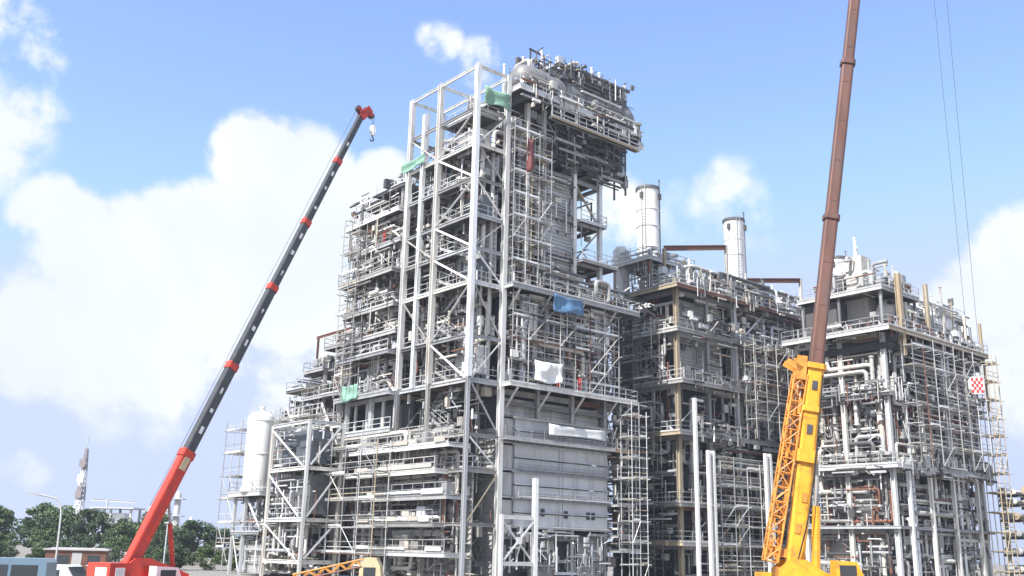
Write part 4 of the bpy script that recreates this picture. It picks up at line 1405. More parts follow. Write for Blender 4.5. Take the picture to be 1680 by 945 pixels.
cuts = [-1.0, 4.9, 9.6, 14.3, 18.6, 23.0, 26.4]
hs = [.62, .52, .48, .44, .40, .36]
for i in range(6):
    sec = boom_section(rc, 'boom_section', cuts[i] - (.3 if i else 0), cuts[i + 1], hs[i], hs[i] * .72, 'crane_red' if i == 0 else 'boom_dark', f0, bd, bn)
    # collar at the mouth of each section
    if i < 5:
        cb = boom_section(rc, 'collar', cuts[i + 1] - .28, cuts[i + 1] + .06, hs[i] * 1.16, hs[i] * .72 * 1.16, 'crane_red', f0, bd, bn)
    if i:
        # pale marks along the flank of the dark sections
        for k in range(3):
            s_ = cuts[i] + .9 + k * 1.15 + rnd.uniform(-.2, .2)
            if i == 5 and k:
                continue
            for sd in (-1, 1):
                y = sd * (hs[i] * .72 * .5 + .006)
                q = f0 + bd * s_ + V3((0, y, 0))
                rc.bar('painted_mark', q, q + bd * rnd.uniform(.16, .36), .012, rnd.uniform(.10, .18), 'box', 'white_paint', bn, sec)
yb = MB()
q = f0 + bd * 4.0 + V3((0, -.245, 0))
rc.bar('warning_plate', q, q + bd * .7, .02, .3, 'box', 'beige', bn)
# luffing cylinder
rc.bar('luffing_cylinder', V3((.7, 0, 1.6)), V3((.7, 0, 1.6)) + (f0 + bd * 3.0 - V3((.7, 0, 1.6))) * .62, .22, .22, 'tube', 'crane_red')
rc.bar('cylinder_rod', V3((.7, 0, 1.6)) + (f0 + bd * 3.0 - V3((.7, 0, 1.6))) * .6, f0 + bd * 3.0, .13, .13, 'tube', 'galv')
# boom head with sheaves
hp = f0 + bd * 26.4
hb = MB()
for y in (-.15, .15):
    hb.bar(hp + V3((0, y, 0)) - bd * .1, hp + V3((0, y, 0)) + bd * .75 + V3((.25, 0, 0)), .05, .40, bn)
    hb.bar(hp + V3((0, y, 0)) + bd * .3, hp + V3((.62, y, .05)) + bd * .35, .05, .22)
    hb.bar(hp + V3((0, y, 0)) + bd * .2, hp + V3((-.4, y, .15)) + bd * .3, .05, .18)
rc.add('boom_head', hb.mesh('boom_head', 'crane_red'))
for off in (V3((.62, 0, .05)) + bd * .3, V3((.35, 0, 0)) + bd * .55, V3((-.34, 0, .14)) + bd * .3):
    sb = MB()
    c_ = hp + off
    n = 20
    prof = [(.18 * cos(2 * pi * k / n), .18 * sin(2 * pi * k / n)) for k in range(n)]
    vs, fs = prism(prof, -.1, .1)
    sb.put([(c_.x + x, c_.y + z, c_.z + y) for x, y, z in vs], [tuple(reversed(f)) for f in fs])
    rc.add('sheave', sb.mesh('sheave', 'boom_dark'))
hk = hp + V3((.8, 0, .05)) + bd * .3
for y in (-.07, .07):
    rc.bar('hoist_rope', hk + V3((0, y, 0)), hk + V3((0, y, -.55)), .022, .022, 'tube', 'cable')
rc.bar('hoist_rope', f0 + bd * 1.0 + bn * .45, hp + V3((-.34, 0, .32)) + bd * .3, .02, .022, 'tube', 'cable')
# upper works
rc.box('slewing_platform', (-1.9, -.85, 1.3), (1.3, .85, 1.55), 'crane_red')
for y in (-.42, .42):
    b = MB()
    vs, fs = prism([(-1.8, 1.53), (1.1, 1.53), (1.2, 1.75), (-.7, 2.4), (-1.4, 2.4), (-1.9, 2.0)])
    b.put([(x, y - .04 + z * .08, zz) for x, zz, z in vs], [tuple(f) for f in fs])
    rc.add('side_plate', b.mesh('side_plate', 'crane_red'))
rc.box('counterweight', (-2.75, -.95, 1.15), (-1.92, .95, 2.2), 'crane_red')
rc.box('counterweight_panel', (-2.78, -.75, 1.3), (-2.74, .2, 2.02), 'white_paint')
rc.box('counterweight_panel', (-2.5, -.98, 1.3), (-2.1, -.94, 2.02), 'white_paint')
rc.box('engine_cover', (-1.8, .47, 1.57), (.5, .95, 2.1), 'crane_red')
for k in range(4):
    rc.box('louvre', (-1.5 + k * .4, .94, 1.65), (-1.25 + k * .4, .97, 2.0), 'boom_dark')
cabm = MB()
vs, fs = prism([(-.9, 1.1), (.2, 1.1), (.35, 1.5), (.1, 2.05), (-.9, 2.1)])
cabm.put([(x, -1.35 + z * .6, zz) for x, zz, z in vs], fs)
cab = rc.add('operator_cab', cabm.mesh('operator_cab', 'white_paint'))
rc.box('cab_window', (-.7, -1.37, 1.5), (0, -1.34, 1.95), 'glass', cab)
rc.box('winch', (-1.75, -.34, 1.58), (-1.0, .34, 2.15), 'boom_dark')
hz = MB()
hz.tube([(-1.2, .3, 2.0), (-1.0, .34, 2.6), (-.6, .3, 3.2), (-.2, .28, 4.4)], .03, 6, .3)
rc.add('hydraulic_hose', hz.mesh('hydraulic_hose', 'rubber', True))
# carrier
rc.box('chassis', (-1.1, -2.9, .75), (1.1, 2.9, 1.2), 'crane_red')


def wheel(th, x, y, r=.62, w=.4, across=False):
    ax_ = Matrix.Rotation(pi / 2, 4, 'Z') if across else Matrix.Identity(4)
    n = 22
    t = MB()
    prof = [(r * .55, -w / 2), (r * .92, -w / 2), (r, -w * .35), (r, w * .35), (r * .92, w / 2), (r * .55, w / 2)]
    vs, fs = [], []
    for rr, h in prof:
        for k in range(n):
            a = 2 * pi * k / n
            vs.append((x + rr * cos(a), y + h, r + rr * sin(a)))
    for i in range(len(prof) - 1):
        for k in range(n):
            fs.append((i * n + k, (i + 1) * n + k, (i + 1) * n + (k + 1) % n, i * n + (k + 1) % n))
    t.put(vs, fs)
    w_ = th.add('tyre', t.mesh('tyre', 'rubber', True), ax_)
    rm = MB()
    vs, fs = prism([(r * .56 * cos(2 * pi * k / n), r * .56 * sin(2 * pi * k / n)) for k in range(n)], -w * .4, w * .4)
    rm.put([(x + a, y + c, r + b) for a, b, c in vs], [tuple(reversed(f)) for f in fs])
    th.add('rim', rm.mesh('rim', 'galv'), ax_, w_)


for x in (-1.8, 1.8):
    for y in (-1.1, 1.1):
        wheel(rc, x, y, .62, .4, True)
for x in (-3.0, 3.0):
    for sd in (-1, 1):
        rc.bar('outrigger_beam', (sd * 1.2, x, .95), (sd * 3.0, x, .95), .26, .3, 'box', 'crane_red')
        rc.bar('outrigger_leg', (sd * 2.95, x, .06), (sd * 2.95, x, 1.15), .16, .16, 'tube', 'galv')
        rc.box('outrigger_pad', (sd * 2.95 - .35, x - .35, .012), (sd * 2.95 + .35, x + .35, .08), 'boom_dark')


def hook_block(name, label, pos, w, h, checks, m, rotz=0.0):
    hb_ = Thing(name, label, 'hook block', pos, False, None)
    p = V3(pos)
    b = MB()
    d = w * .34
    vs, fs = prism([(-w / 2, -h * .2), (-w * .3, -h * .5), (w * .3, -h * .5), (w / 2, -h * .2), (w / 2, h * .3), (w * .3, h * .5), (-w * .3, h * .5), (-w / 2, h * .3)])
    b.put([(p.x + x, p.y - d / 2 + z * d, p.z + y) for x, y, z in vs], [tuple(reversed(f)) for f in fs])
    bod = hb_.add('body', b.mesh('hook_body', m))
    if checks:
        n = 5
        cs = w * .86 / n
        for i in range(n):
            for j in range(n):
                if (i + j) % 2 == 0:
                    x = p.x - w * .43 + i * cs
                    z = p.z - h * .43 + j * h * .86 / n
                    hb_.box('check_square', (x, p.y - d / 2 - .02, z), (x + cs, p.y - d / 2 + .01, z + h * .86 / n), 'checker_red', bod)
    # hook
    hk_ = MB()
    c_ = p + V3((0, 0, -h * .5))
    hk_.tube([c_, c_ + V3((0, 0, -h * .25)), c_ + V3((h * .16, 0, -h * .36)), c_ + V3((h * .1, 0, -h * .58)), c_ + V3((-h * .1, 0, -h * .58)), c_ + V3((-h * .17, 0, -h * .42))], h * .06, 8, h * .1)
    hb_.add('hook', hk_.mesh('hook', 'boom_dark', True))
    return hb_


hw = rc.root.matrix_world @ (hk + V3((0, 0, -.85)))
hook_block('hook_block', 'small white hook block hanging from the red crane', hw, .34, .6, False, 'white_paint')

# ------------------------------------------------------------------ yellow mobile crane
yfoot = V3((13.7, 48.09, 2.56))
ytip = V3((23.49, 47.55, 63.2))
YH = math.atan2(ytip.y - yfoot.y, ytip.x - yfoot.x)
yr = V3((cos(YH), sin(YH), 0))
yc0 = yfoot + yr * 1.6
yc0.z = 0
yc = Thing('mobile_crane', 'large yellow crane with a steep grey brown boom and folded orange lattice jib', 'crane', yc0, False, None, YH)
hd = math.hypot(ytip.x - yfoot.x, ytip.y - yfoot.y)
YE = math.atan2(ytip.z - yfoot.z, hd)
YL = math.hypot(hd, ytip.z - yfoot.z)
ybd = V3((cos(YE), 0, sin(YE)))
ybn = V3((-sin(YE), 0, cos(YE)))
g0 = V3((-1.6, 0, 2.56))
ycuts = [-.8, 9.9, 17.9, 26.9, 37, 49, YL - .6]
yh = [.84, .68, .63, .58, .52, .46]
for i in range(6):
    boom_section(yc, 'boom_section', ycuts[i] - (.3 if i else 0), ycuts[i + 1], yh[i], yh[i] * .82, 'crane_yellow' if i == 0 else 'boom_rust', g0, ybd, ybn)
    if i < 5:
        boom_section(yc, 'collar', ycuts[i + 1] - .22, ycuts[i + 1] + .05, yh[i] * 1.2, yh[i] * .82 * 1.3, 'crane_yellow' if i == 0 else 'boom_rust', g0, ybd, ybn)
for s_, hh in ((1.6, .2), (3.1, -.1), (6.4, .1), (8.6, .05)):
    q_ = g0 + ybd * s_ + V3((0, -yh[0] * .41 - .02, 0)) + ybn * (hh * .5)
    yc.bar('side_plate', q_, q_ + ybd * .45, .05, .26, 'box', 'crane_orange' if s_ < 5 else 'boom_dark', ybn)
hz_ = MB()
hz_.tube([g0 + ybd * .2 + V3((0, -.5, 0)), g0 + ybd * 2.4 + V3((0, -.56, 0)) - ybn * .3, g0 + ybd * 5.0 + V3((0, -.48, 0)) - ybn * .36, g0 + ybd * 9.4 + V3((0, -.4, 0)) - ybn * .30], .035, 6, .5)
yc.add('hydraulic_hose', hz_.mesh('hydraulic_hose', 'rubber', True))
boom_section(yc, 'collar', 5.0, 5.6, 1.04, 1.0, 'crane_yellow', g0, ybd, ybn)
boom_section(yc, 'collar', 7.5, 7.75, 1.0, .9, 'crane_yellow', g0, ybd, ybn)
# luffing cylinder
q0 = V3((-.62, 0, 1.9))
q1 = g0 + ybd * 5.2 - ybn * .5
yc.bar('luffing_cylinder', q0, q0.lerp(q1, .62), .42, .42, 'tube', 'crane_yellow')
yc.bar('cylinder_rod', q0.lerp(q1, .6), q1, .24, .24, 'tube', 'galv')
# lattice jib folded along the back of the boom
j0, j1 = g0 + ybd * .1 + ybn * 1.15, g0 + ybd * 9.3 + ybn * .72
jd = (j1 - j0).normalized()
jn = V3((0, 1, 0)).cross(jd).normalized()
jw, jh = .66, .62
cor = [(a, b) for a in (-.5, .5) for b in (-.5, .5)]
lat = Thing('lattice_jib', 'orange lattice jib folded against the boom', 'jib', yc0, False, None, YH)
for k_ in ('category', 'kind'):
    del lat.root[k_]
lat.root.matrix_basis = Matrix.Identity(4)
lat.root.parent = yc.root
for a, b in cor:
    o_ = V3((0, a * jw, 0)) + jn * (b * jh)
    lat.bar('chord', j0 + o_, j1 + o_, .10, .10, 'tube', 'crane_orange')
nb_ = 13
for fi, (c1, c2_) in enumerate(((cor[0], cor[1]), (cor[2], cor[3]), (cor[0], cor[2]), (cor[1], cor[3]))):
    lb = MB()
    for k in range(nb_):
        A = j0.lerp(j1, k / nb_)
        B = j0.lerp(j1, (k + 1) / nb_)
        o1 = V3((0, c1[0] * jw, 0)) + jn * (c1[1] * jh)
        o2 = V3((0, c2_[0] * jw, 0)) + jn * (c2_[1] * jh)
        if k % 2:
            o1, o2 = o2, o1
        lb.bar(A + o1, B + o2, .065, .065, UP, 6)
        lb.bar(A + o1, A + o2, .065, .065, UP, 6)
        if k % 3 == 0:
            lb.bar(A + o2, B + o1, .05, .05, UP, 6)
    lat.add('lacing', lb.mesh('lacing', 'crane_orange'))
# jib head gear, pins and brackets
for s_ in (.6, 5.3, 9.1):
    c_ = g0 + ybd * s_ + ybn * .40
    lat.bar('bracket', c_, c_ + ybn * (.85 - s_ * .05), .4, .32, 'box', 'crane_orange', V3((0, 1, 0)))
hb = MB()
for y in (-.36, .36):
    hb.bar(j1 + V3((0, y, 0)) - jd * .3, j1 + V3((0, y, 0)) + jd * .9 - jn * .1, .07, .5, jn)
    hb.bar(j1 + V3((0, y, 0)) + jd * .2, j1 + V3((0, y, 0)) - jn * .8 + jd * .5, .07, .3)
for k in range(3):
    hb.bar(j1 + V3((0, -.4, 0)) + jd * (.1 + k * .35), j1 + V3((0, .4, 0)) + jd * (.1 + k * .35), .16, .16)
lat.add('jib_head', hb.mesh('jib_head', 'crane_orange'))
cl = MB()
r_ = random.Random(77)
for k in range(46):
    p_ = j0.lerp(j1, r_.random()) + V3((0, r_.uniform(-.28, .28), 0)) + jn * r_.uniform(-.28, .28)
    cl.bar(p_, p_ + jd * r_.uniform(.2, .9), r_.uniform(.05, .2), r_.uniform(.05, .14))
lat.add('fittings', cl.mesh('fittings', 'crane_orange'), None, None, 'stuff')
# ropes and hook block
tipl = g0 + ybd * YL
hbk = MB()
for y in (-.35, .35):
    hbk.bar(tipl + V3((0, y, 0)) - ybd * 1.0, tipl + V3((.7, y, .3)), .1, .8)
yc.add('boom_head', hbk.mesh('boom_head', 'crane_yellow'))
winv = yc.root.matrix_world.inverted()
hook_w = V3((23.5, 48.6, 11.6))
hook_l = winv @ hook_w
for dx in (-.42, .62):
    yc.bar('hoist_rope', tipl + V3((dx * .9, .2, 0)), V3((hook_l.x + dx * .5, hook_l.y, hook_l.z + .55)), .017, .017, 'tube', 'cable')
hook_block('hook_block', 'checkered red and white hook block hanging from the yellow crane', hook_w, .68, .88, True, 'white_paint')
# upper works and carrier
yc.box('slewing_platform', (-2.6, -1.3, 1.5), (1.0, 1.3, 1.9), 'crane_yellow')
for y in (-.85, .85):
    b = MB()
    vs, fs = prism([(-2.5, 1.88), (.9, 1.88), (.95, 2.1), (-.4, 2.4), (-1.2, 2.95), (-2.0, 2.95), (-2.5, 2.5)])
    b.put([(x, y - .06 + z * .12, zz) for x, zz, z in vs], fs)
    yc.add('side_plate', b.mesh('side_plate', 'crane_yellow'))
yc.box('counterweight', (-4.2, -1.4, 1.0), (-2.62, 1.4, 2.1), 'boom_dark')
yc.box('winch', (-2.5, -.6, 1.95), (-1.9, .6, 2.6), 'crane_orange')
yc.box('hydraulic_block', (.2, -.75, 1.92), (.9, -.2, 2.6), 'crane_yellow')
cabm = MB()
vs, fs = prism([(-.25, 1.6), (.85, 1.6), (1.05, 2.1), (.7, 2.9), (-.25, 2.95)])
cabm.put([(x, -2.3 + z * 1.0, zz) for x, zz, z in vs], fs)
cab = yc.add('operator_cab', cabm.mesh('operator_cab', 'crane_yellow'))
yc.box('cab_window', (-.1, -2.325, 2.1), (.65, -2.295, 2.75), 'glass', cab)
yc.box('chassis', (-1.4, -3.6, .8), (1.4, 9.0, 1.4), 'crane_yellow')
yc.box('driver_cab', (-1.4, 9.0, .7), (1.4, 11, 2.2), 'crane_yellow')
for x in (-2.6, -1.0, 3.6, 5.2, 6.8, 8.2):
    for y in (-1.2, 1.2):
        wheel(yc, x, y, .68, .45, True)
for x in (-3.2, 2.6):
    for sd in (-1, 1):
        yc.bar('outrigger_beam', (sd * 1.4, x, 1.0), (sd * 3.9, x, 1.0), .34, .36, 'box', 'crane_yellow')
        yc.bar('outrigger_leg', (sd * 3.8, x, .06), (sd * 3.8, x, 1.25), .2, .2, 'tube', 'galv')
        yc.box('outrigger_pad', (sd * 3.8 - .45, x - .45, .012), (sd * 3.8 + .45, x + .45, .08), 'boom_dark')


# ------------------------------------------------------------------ workers
def person(label, uvz, face, top, legs, pose=0):
    w = PW(*uvz)
    vs, es, rs = [], [], []

    def v(x, y, z, r):
        vs.append((x, y, z))
        rs.append(r)
        return len(vs) - 1
    pel = v(0, 0, .96, (.16, .12))
    ab = v(0, .01, 1.12, (.155, .115))
    chst = v(0, .0, 1.34, (.18, .125))
    nk = v(0, .0, 1.50, (.065, .065))
    hd_ = v(0, .02, 1.60, (.085, .095))
    tp = v(0, .015, 1.72, (.075, .085))
    es += [(pel, ab), (ab, chst), (chst, nk), (nk, hd_), (hd_, tp)]
    for s_ in (-1, 1):
        sh = v(s_ * .19, 0, 1.40, (.07, .07))
        el = v(s_ * .25, .04 if s_ > 0 else .10, 1.13, (.05, .05))
        wr = v(s_ * .20, .24 if s_ > 0 else .34, 1.0 + (.1 if s_ < 0 else 0), (.038, .038))
        hn = v(s_ * .18, .32 if s_ > 0 else .42, 1.02 + (.1 if s_ < 0 else 0), (.04, .03))
        es += [(chst, sh), (sh, el), (el, wr), (wr, hn)]
        hp_ = v(s_ * .10, 0, .88, (.095, .1))
        kn = v(s_ * .12, .03 * (1 + s_), .49, (.065, .07))
        an = v(s_ * .13, -.02, .10, (.045, .05))
        to = v(s_ * .15, .15, .045, (.045, .04))
        es += [(pel, hp_), (hp_, kn), (kn, an), (an, to)]
    me = bpy.data.meshes.new('body')
    me.from_pydata(vs, es, [])
    me.update()
    root = bpy.data.objects.new('person', me)
    COL.objects.link(root)
    root.location = w
    root.rotation_euler = (0, 0, face)
    md = root.modifiers.new('skin', 'SKIN')
    for i, sv in enumerate(me.skin_vertices[0].data):
        sv.radius = rs[i]
        sv.use_root = (i == 0)
    sb = root.modifiers.new('smooth', 'SUBSURF')
    sb.levels = sb.render_levels = 1
    me.materials.append(MATS[top])
    root['label'] = label
    root['category'] = 'person'
    h = MB()
    h.lathe([(.15, 1.66), (.135, 1.68), (.125, 1.75), (.09, 1.81), (.03, 1.835)], 14, None, (0, .02, 0))
    ho = bpy.data.objects.new('helmet', h.mesh('helmet', 'helmet', True))
    COL.objects.link(ho)
    ho.parent = root
    fc = MB()
    fc.lathe([(.05, 1.545), (.085, 1.58), (.097, 1.63), (.095, 1.67)], 12, None, (0, .032, 0))
    fc.box((-.015, .12, 1.60), (.015, .145, 1.64))
    fo = bpy.data.objects.new('face', fc.mesh('face', 'skin', True))
    COL.objects.link(fo)
    fo.parent = root


person('worker in red coveralls and pale helmet beside the draped white sheet', (10.6, -.7, 18.31), rad(150), 'coverall_red', 'coverall_red')
person('worker in red coveralls further along the deck from the white sheet', (13.3, -.8, 18.31), rad(200), 'coverall_red', 'coverall_red')
person('worker in red coveralls on a high deck of the deck block', (-.15, 15.3, 34.41), rad(140), 'coverall_red', 'coverall_red')


# ------------------------------------------------------------------ trees beyond the site
def crown_mesh(seed, rx, rz, m):
    r = random.Random(seed)
    vs, fs = [], []
    cl = []
    for _ in range(26):
        a = r.uniform(0, 2 * pi)
        q = r.random() ** .5
        zz = r.uniform(-.75, 1)
        k = math.sqrt(max(.08, 1 - zz * zz * .8))
        cl.append((V3((cos(a) * q * k * rx * .8, sin(a) * q * k * rx * .8, zz * rz * .8)), r.uniform(.14, .40) * rx))
    for c, cr in cl:
        for _ in range(230):
            d = V3((r.gauss(0, 1), r.gauss(0, 1), r.gauss(0, 1))).normalized() * cr * (r.random() ** .35)
            d.z *= .75
            p = c + d
            s_ = r.uniform(.10, .26)
            n = V3((r.gauss(0, 1), r.gauss(0, 1), r.gauss(.5, 1))).normalized()
            t = n.orthogonal().normalized()
            b = n.cross(t)
            i = len(vs)
            vs += [tuple(p - t * s_), tuple(p + b * s_ * .55), tuple(p + t * s_), tuple(p - b * s_ * .55)]
            fs.append((i, i + 1, i + 2, i + 3))
    return new_mesh('crown', vs, fs, m)


def trunk_mesh(seed, h, r0):
    r = random.Random(seed)
    b = MB()
    top = V3((r.uniform(-.3, .3), r.uniform(-.3, .3), h))
    n = 8
    pts = [V3((0, 0, 0)).lerp(top, t) + V3((r.uniform(-.1, .1), r.uniform(-.1, .1), 0)) * (t > 0) for t in (0, .35, .7, 1)]
    for i in range(3):
        m4a, ra, rb = pts[i], r0 * (1 - i * .22), r0 * (1 - (i + 1) * .22)
        vs = [tuple(pts[i] + V3((ra * cos(2 * pi * k / n), ra * sin(2 * pi * k / n), 0))) for k in range(n)] + \
             [tuple(pts[i + 1] + V3((rb * cos(2 * pi * k / n), rb * sin(2 * pi * k / n), 0))) for k in range(n)]
        b.put(vs, [(k, (k + 1) % n, n + (k + 1) % n, n + k) for k in range(n)])
    for k in range(7):
        a = r.uniform(0, 2 * pi)
        p = pts[2].lerp(top, r.random())
        b.bar(p, p + V3((cos(a) * h * .45, sin(a) * h * .45, h * r.uniform(.15, .5))), .16, .16, UP, 6)
    return b.mesh('trunk', 'bark')


crowns = [crown_mesh(s_, 3.6, 2.9, m) for s_, m in ((1, 'leaf_a'), (2, 'leaf_b'), (3, 'leaf_a'), (4, 'leaf_b'))]
trunks = [trunk_mesh(s_, 3.4, .28) for s_ in (1, 2, 3)]


def tree(pos, sx, sz, ci, label, group='line of trees beyond the site'):
    t = bpy.data.objects.new('tree', None)
    COL.objects.link(t)
    t.location = pos
    t['label'] = label
    t['category'] = 'tree'
    t['group'] = group
    a = bpy.data.objects.new('trunk', trunks[ci % 3])
    COL.objects.link(a)
    a.parent = t
    a.scale = (sx, sx, sz)
    c = bpy.data.objects.new('crown', crowns[ci % 4])
    COL.objects.link(c)
    c.parent = t
    c.location = (0, 0, 3.9 * sz)
    c.scale = (sx, sx, sz)
    c.rotation_euler = (0, 0, rnd.uniform(0, 6))


tp = [(-77, 150, 1.25, 1.2, 0), (-70.5, 152, 1.1, 1.05, 1), (-73, 160, 1.5, 1.32, 2), (-64.5, 155, 1.0, 1.18, 3), (-60, 160, 1.4, 1.0, 1), (-58.5, 152, .8, .9, 0),
      (-55, 158, .9, 1.2, 2), (-50, 161, 1.25, 1.0, 3), (-84, 156, 1.4, 1.25, 1), (-47, 166, .9, .85, 0), (-43, 172, 1.1, .78, 2), (-52.5, 154, .7, .72, 3), (-67, 148, .8, .72, 2), (-80, 145, .9, .86, 3),
      (-62, 146, .7, .62, 1), (-56, 147, .65, .6, 2), (-71, 143, .7, .6, 0)]
for i, (x, y, sx, sz, ci) in enumerate(tp):
    tree((x, y, 0), sx, sz, ci, 'leafy green tree in the line of trees behind the red crane')

for i in range(15):
    s_ = bpy.data.objects.new('shrub', crowns[i % 4])
    COL.objects.link(s_)
    x = -66 + i * 2.9 + rnd.uniform(-1, 1)
    y = 122 + rnd.uniform(-8, 8)
    k = rnd.uniform(.36, .62)
    s_.location = (x, y, 2.3 * k)
    s_.scale = (k * 1.25, k * 1.1, k)
    s_.rotation_euler = (0, 0, rnd.uniform(0, 6))
    s_['label'] = 'low green shrub growing in front of the line of trees'
    s_['category'] = 'shrub'
    s_['group'] = 'shrubs below the trees'

# ------------------------------------------------------------------ far things on the horizon
lm = Thing('street_lamp', 'slender grey street lamp with a curved arm among the trees', 'street lamp', (-34.4, 77.7, 0), False)
lpb = MB()
lpb.tube([(-34.4, 77.7, 0), (-34.5, 77.65, 5.2), (-34.75, 77.6, 6.2), (-36.2, 76.9, 6.5)], .07, 8, .5)
lm.add('pole', lpb.mesh('lamp_pole', 'far_steel', True))
lm.bar('lamp_head', (-36.1, 76.95, 6.48), (-36.9, 76.6, 6.55), .28, .12, 'box', 'far_steel')
lm.box('base', (-34.6, 77.5, 0), (-34.2, 77.9, .3), 'concrete')
lm2 = Thing('street_lamp', 'short grey lamp post standing before the trees near the red crane', 'street lamp', (-31.0, 92, 0), False)
lm2.bar('pole', (-31, 92, 0), (-31, 92, 4.9), .14, .14, 'tube', 'far_steel')
lm2.bar('lamp_head', (-31.3, 92, 4.9), (-30.4, 92, 4.95), .2, .12, 'box', 'far_steel')

ms = Thing('telecom_mast', 'distant lattice mast banded pale and grey above the trees', 'mast', (-125.6, 294, 0), False)
mc = V3((-125.6, 294, 0))
for k, (z0, z1, w0, w1, m) in enumerate(((0, 9, 3.6, 3.0, 'far_steel'), (9, 15.0, 3.0, 2.5, 'white_paint'), (15, 19, 2.5, 2.1, 'mast_dark'), (19, 23.5, 2.1, 1.6, 'white_paint'), (23.5, 30, 1.6, .7, 'mast_dark'))):
    b = MB()
    for a in range(4):
        c0 = V3((cos(a * pi / 2 + .5), sin(a * pi / 2 + .5), 0))
        c1 = V3((cos((a + 1) * pi / 2 + .5), sin((a + 1) * pi / 2 + .5), 0))
        b.bar(mc + c0 * w0 * .5 + UP * z0, mc + c0 * w1 * .5 + UP * z1, .26, .26)
        for t in range(3):
            ta, tb_ = t / 3, (t + 1) / 3
            b.bar(mc + c0 * (w0 + (w1 - w0) * ta) * .5 + UP * (z0 + (z1 - z0) * ta), mc + c1 * (w0 + (w1 - w0) * tb_) * .5 + UP * (z0 + (z1 - z0) * tb_), .24, .24)
            b.bar(mc + c1 * (w0 + (w1 - w0) * ta) * .5 + UP * (z0 + (z1 - z0) * ta), mc + c0 * (w0 + (w1 - w0) * tb_) * .5 + UP * (z0 + (z1 - z0) * tb_), .24, .24)
    ms.add('mast_section', b.mesh('mast_section', m))
for z, m in ((11.5, 'white_paint'), (16.5, 'mast_dark'), (21.0, 'white_paint'), (25.5, 'mast_dark')):
    ms.box('antenna_panel', (mc.x - 1.0, mc.y - 1.7, z - 1.0), (mc.x + .7, mc.y - 1.5, z + 1.2), m)
ms.bar('antenna', mc + UP * 30, mc + UP * 34, .3, .3, 'tube', 'far_steel')

for (label, x, y, h, r) in (('tall slim grey process column beyond the trees', -81.4, 247, 15.6, .95), ('short grey process column next to the slim one', -85.2, 250, 11.6, 1.3),
                            ('slim white process column nearest the scaffold tower', -78.0, 248, 9.6, .5), ('thin grey process column close to the red boom', -87.6, 246, 12.0, .8)):
    pc = Thing('process_column', label, 'column', (x, y, 0), False)
    b = MB()
    b.lathe([(r, 0), (r, h * .55), (r * .8, h * .6), (r * .8, h * .95), (r * .4, h), (.05, h * 1.01)], 16, None, (x, y, 0))
    pc.add('shell', b.mesh('column_shell', 'white_paint' if r < .6 else 'far_steel', True))
    for z in (h * .4, h * .62, h * .88):
        pc.box('platform', (x - r * 1.7, y - r * 1.7, z), (x + r * 1.7, y + r * 1.7, z + .2), 'far_steel')
fs_ = Thing('process_structure', 'hazy open steel structure beyond the trees by the red boom', 'structure', (-98, 250, 0), False)
for x in (-102, -98, -93):
    for y in (248, 254):
        fs_.bar('column', (x, y, 0), (x, y, 11.5), .5, .5, 'h', 'far_steel')
for z in (4, 7.5, 11.2):
    fs_.box('deck', (-103, 247, z), (-92, 255, z + .35), 'far_steel')
fs_.box('vessel_box', (-101, 249, 7.9), (-95, 253, 10.2), 'white_paint')
fs_.bar('jib', (-104, 250, 13.4), (-93, 250, 13.0), .3, .5, 'h', 'far_steel')
fs_.bar('jib_post', (-100, 250, 11.5), (-100, 250, 13.5), .4, .4, 'h', 'far_steel')


# ------------------------------------------------------------------ vehicles and site huts along the foot of the picture
def van(label, pos, rz, ln, wd, ht, m, name='parked_van', cat='van', hood=.22):
    t = Thing(name, label, cat, pos, False, None, rz)
    b = MB()
    pr_ = [(-ln / 2, .35), (ln / 2, .35), (ln / 2 + .03, ht * .45), (ln / 2 - ln * hood * .9, ht * .56), (ln / 2 - ln * hood * 1.5, ht - .06), (ln / 2 - ln * hood * 1.7, ht), (-ln / 2 + .15, ht), (-ln / 2, ht - .18)]
    vs, fs = prism(pr_)
    b.put([(x, -wd / 2 + z * wd, y) for x, y, z in vs], [tuple(reversed(f)) for f in fs])
    bd_ = t.add('body', b.mesh('van_body', m))
    for sd in (-1, 1):
        y = sd * (wd / 2 + .006)
        for x0, x1 in ((-ln * .42, -ln * .18), (-ln * .15, ln * .08)):
            t.box('side_window', (x0, y - .01, ht * .58), (x1, y + .01, ht * .86), 'glass', bd_)
    p0 = V3((ln / 2 - ln * hood * .95, 0, ht * .59))
    p1 = V3((ln / 2 - ln * hood * 1.45, 0, ht * .94))
    t.bar('windscreen', p0 + V3((.03, 0, .02)), p1 + V3((.03, 0, .02)), wd * .88, .03, 'box', 'glass', V3((1, 0, 1)), bd_)
    for sd in (-1, 1):
        t.box('headlight', (ln / 2 + .0, sd * wd * .36 - .16, .62), (ln / 2 + .05, sd * wd * .36 + .16, .8), 'white_paint', bd_)
    for x in (-ln * .32, ln * .32):
        for y in (-wd / 2 + .1, wd / 2 - .1):
            wheel(t, x, y, .35, .22)
    return t


van('blue grey van parked on the site edge before the trees', (-24.6, 49.3, 0), rad(190), 4.9, 1.9, 2.2, 'car_blue')
van('white delivery van parked beside the red crane', (-24.8, 57.0, 0), rad(-5), 3.9, 1.75, 1.75, 'white_paint')


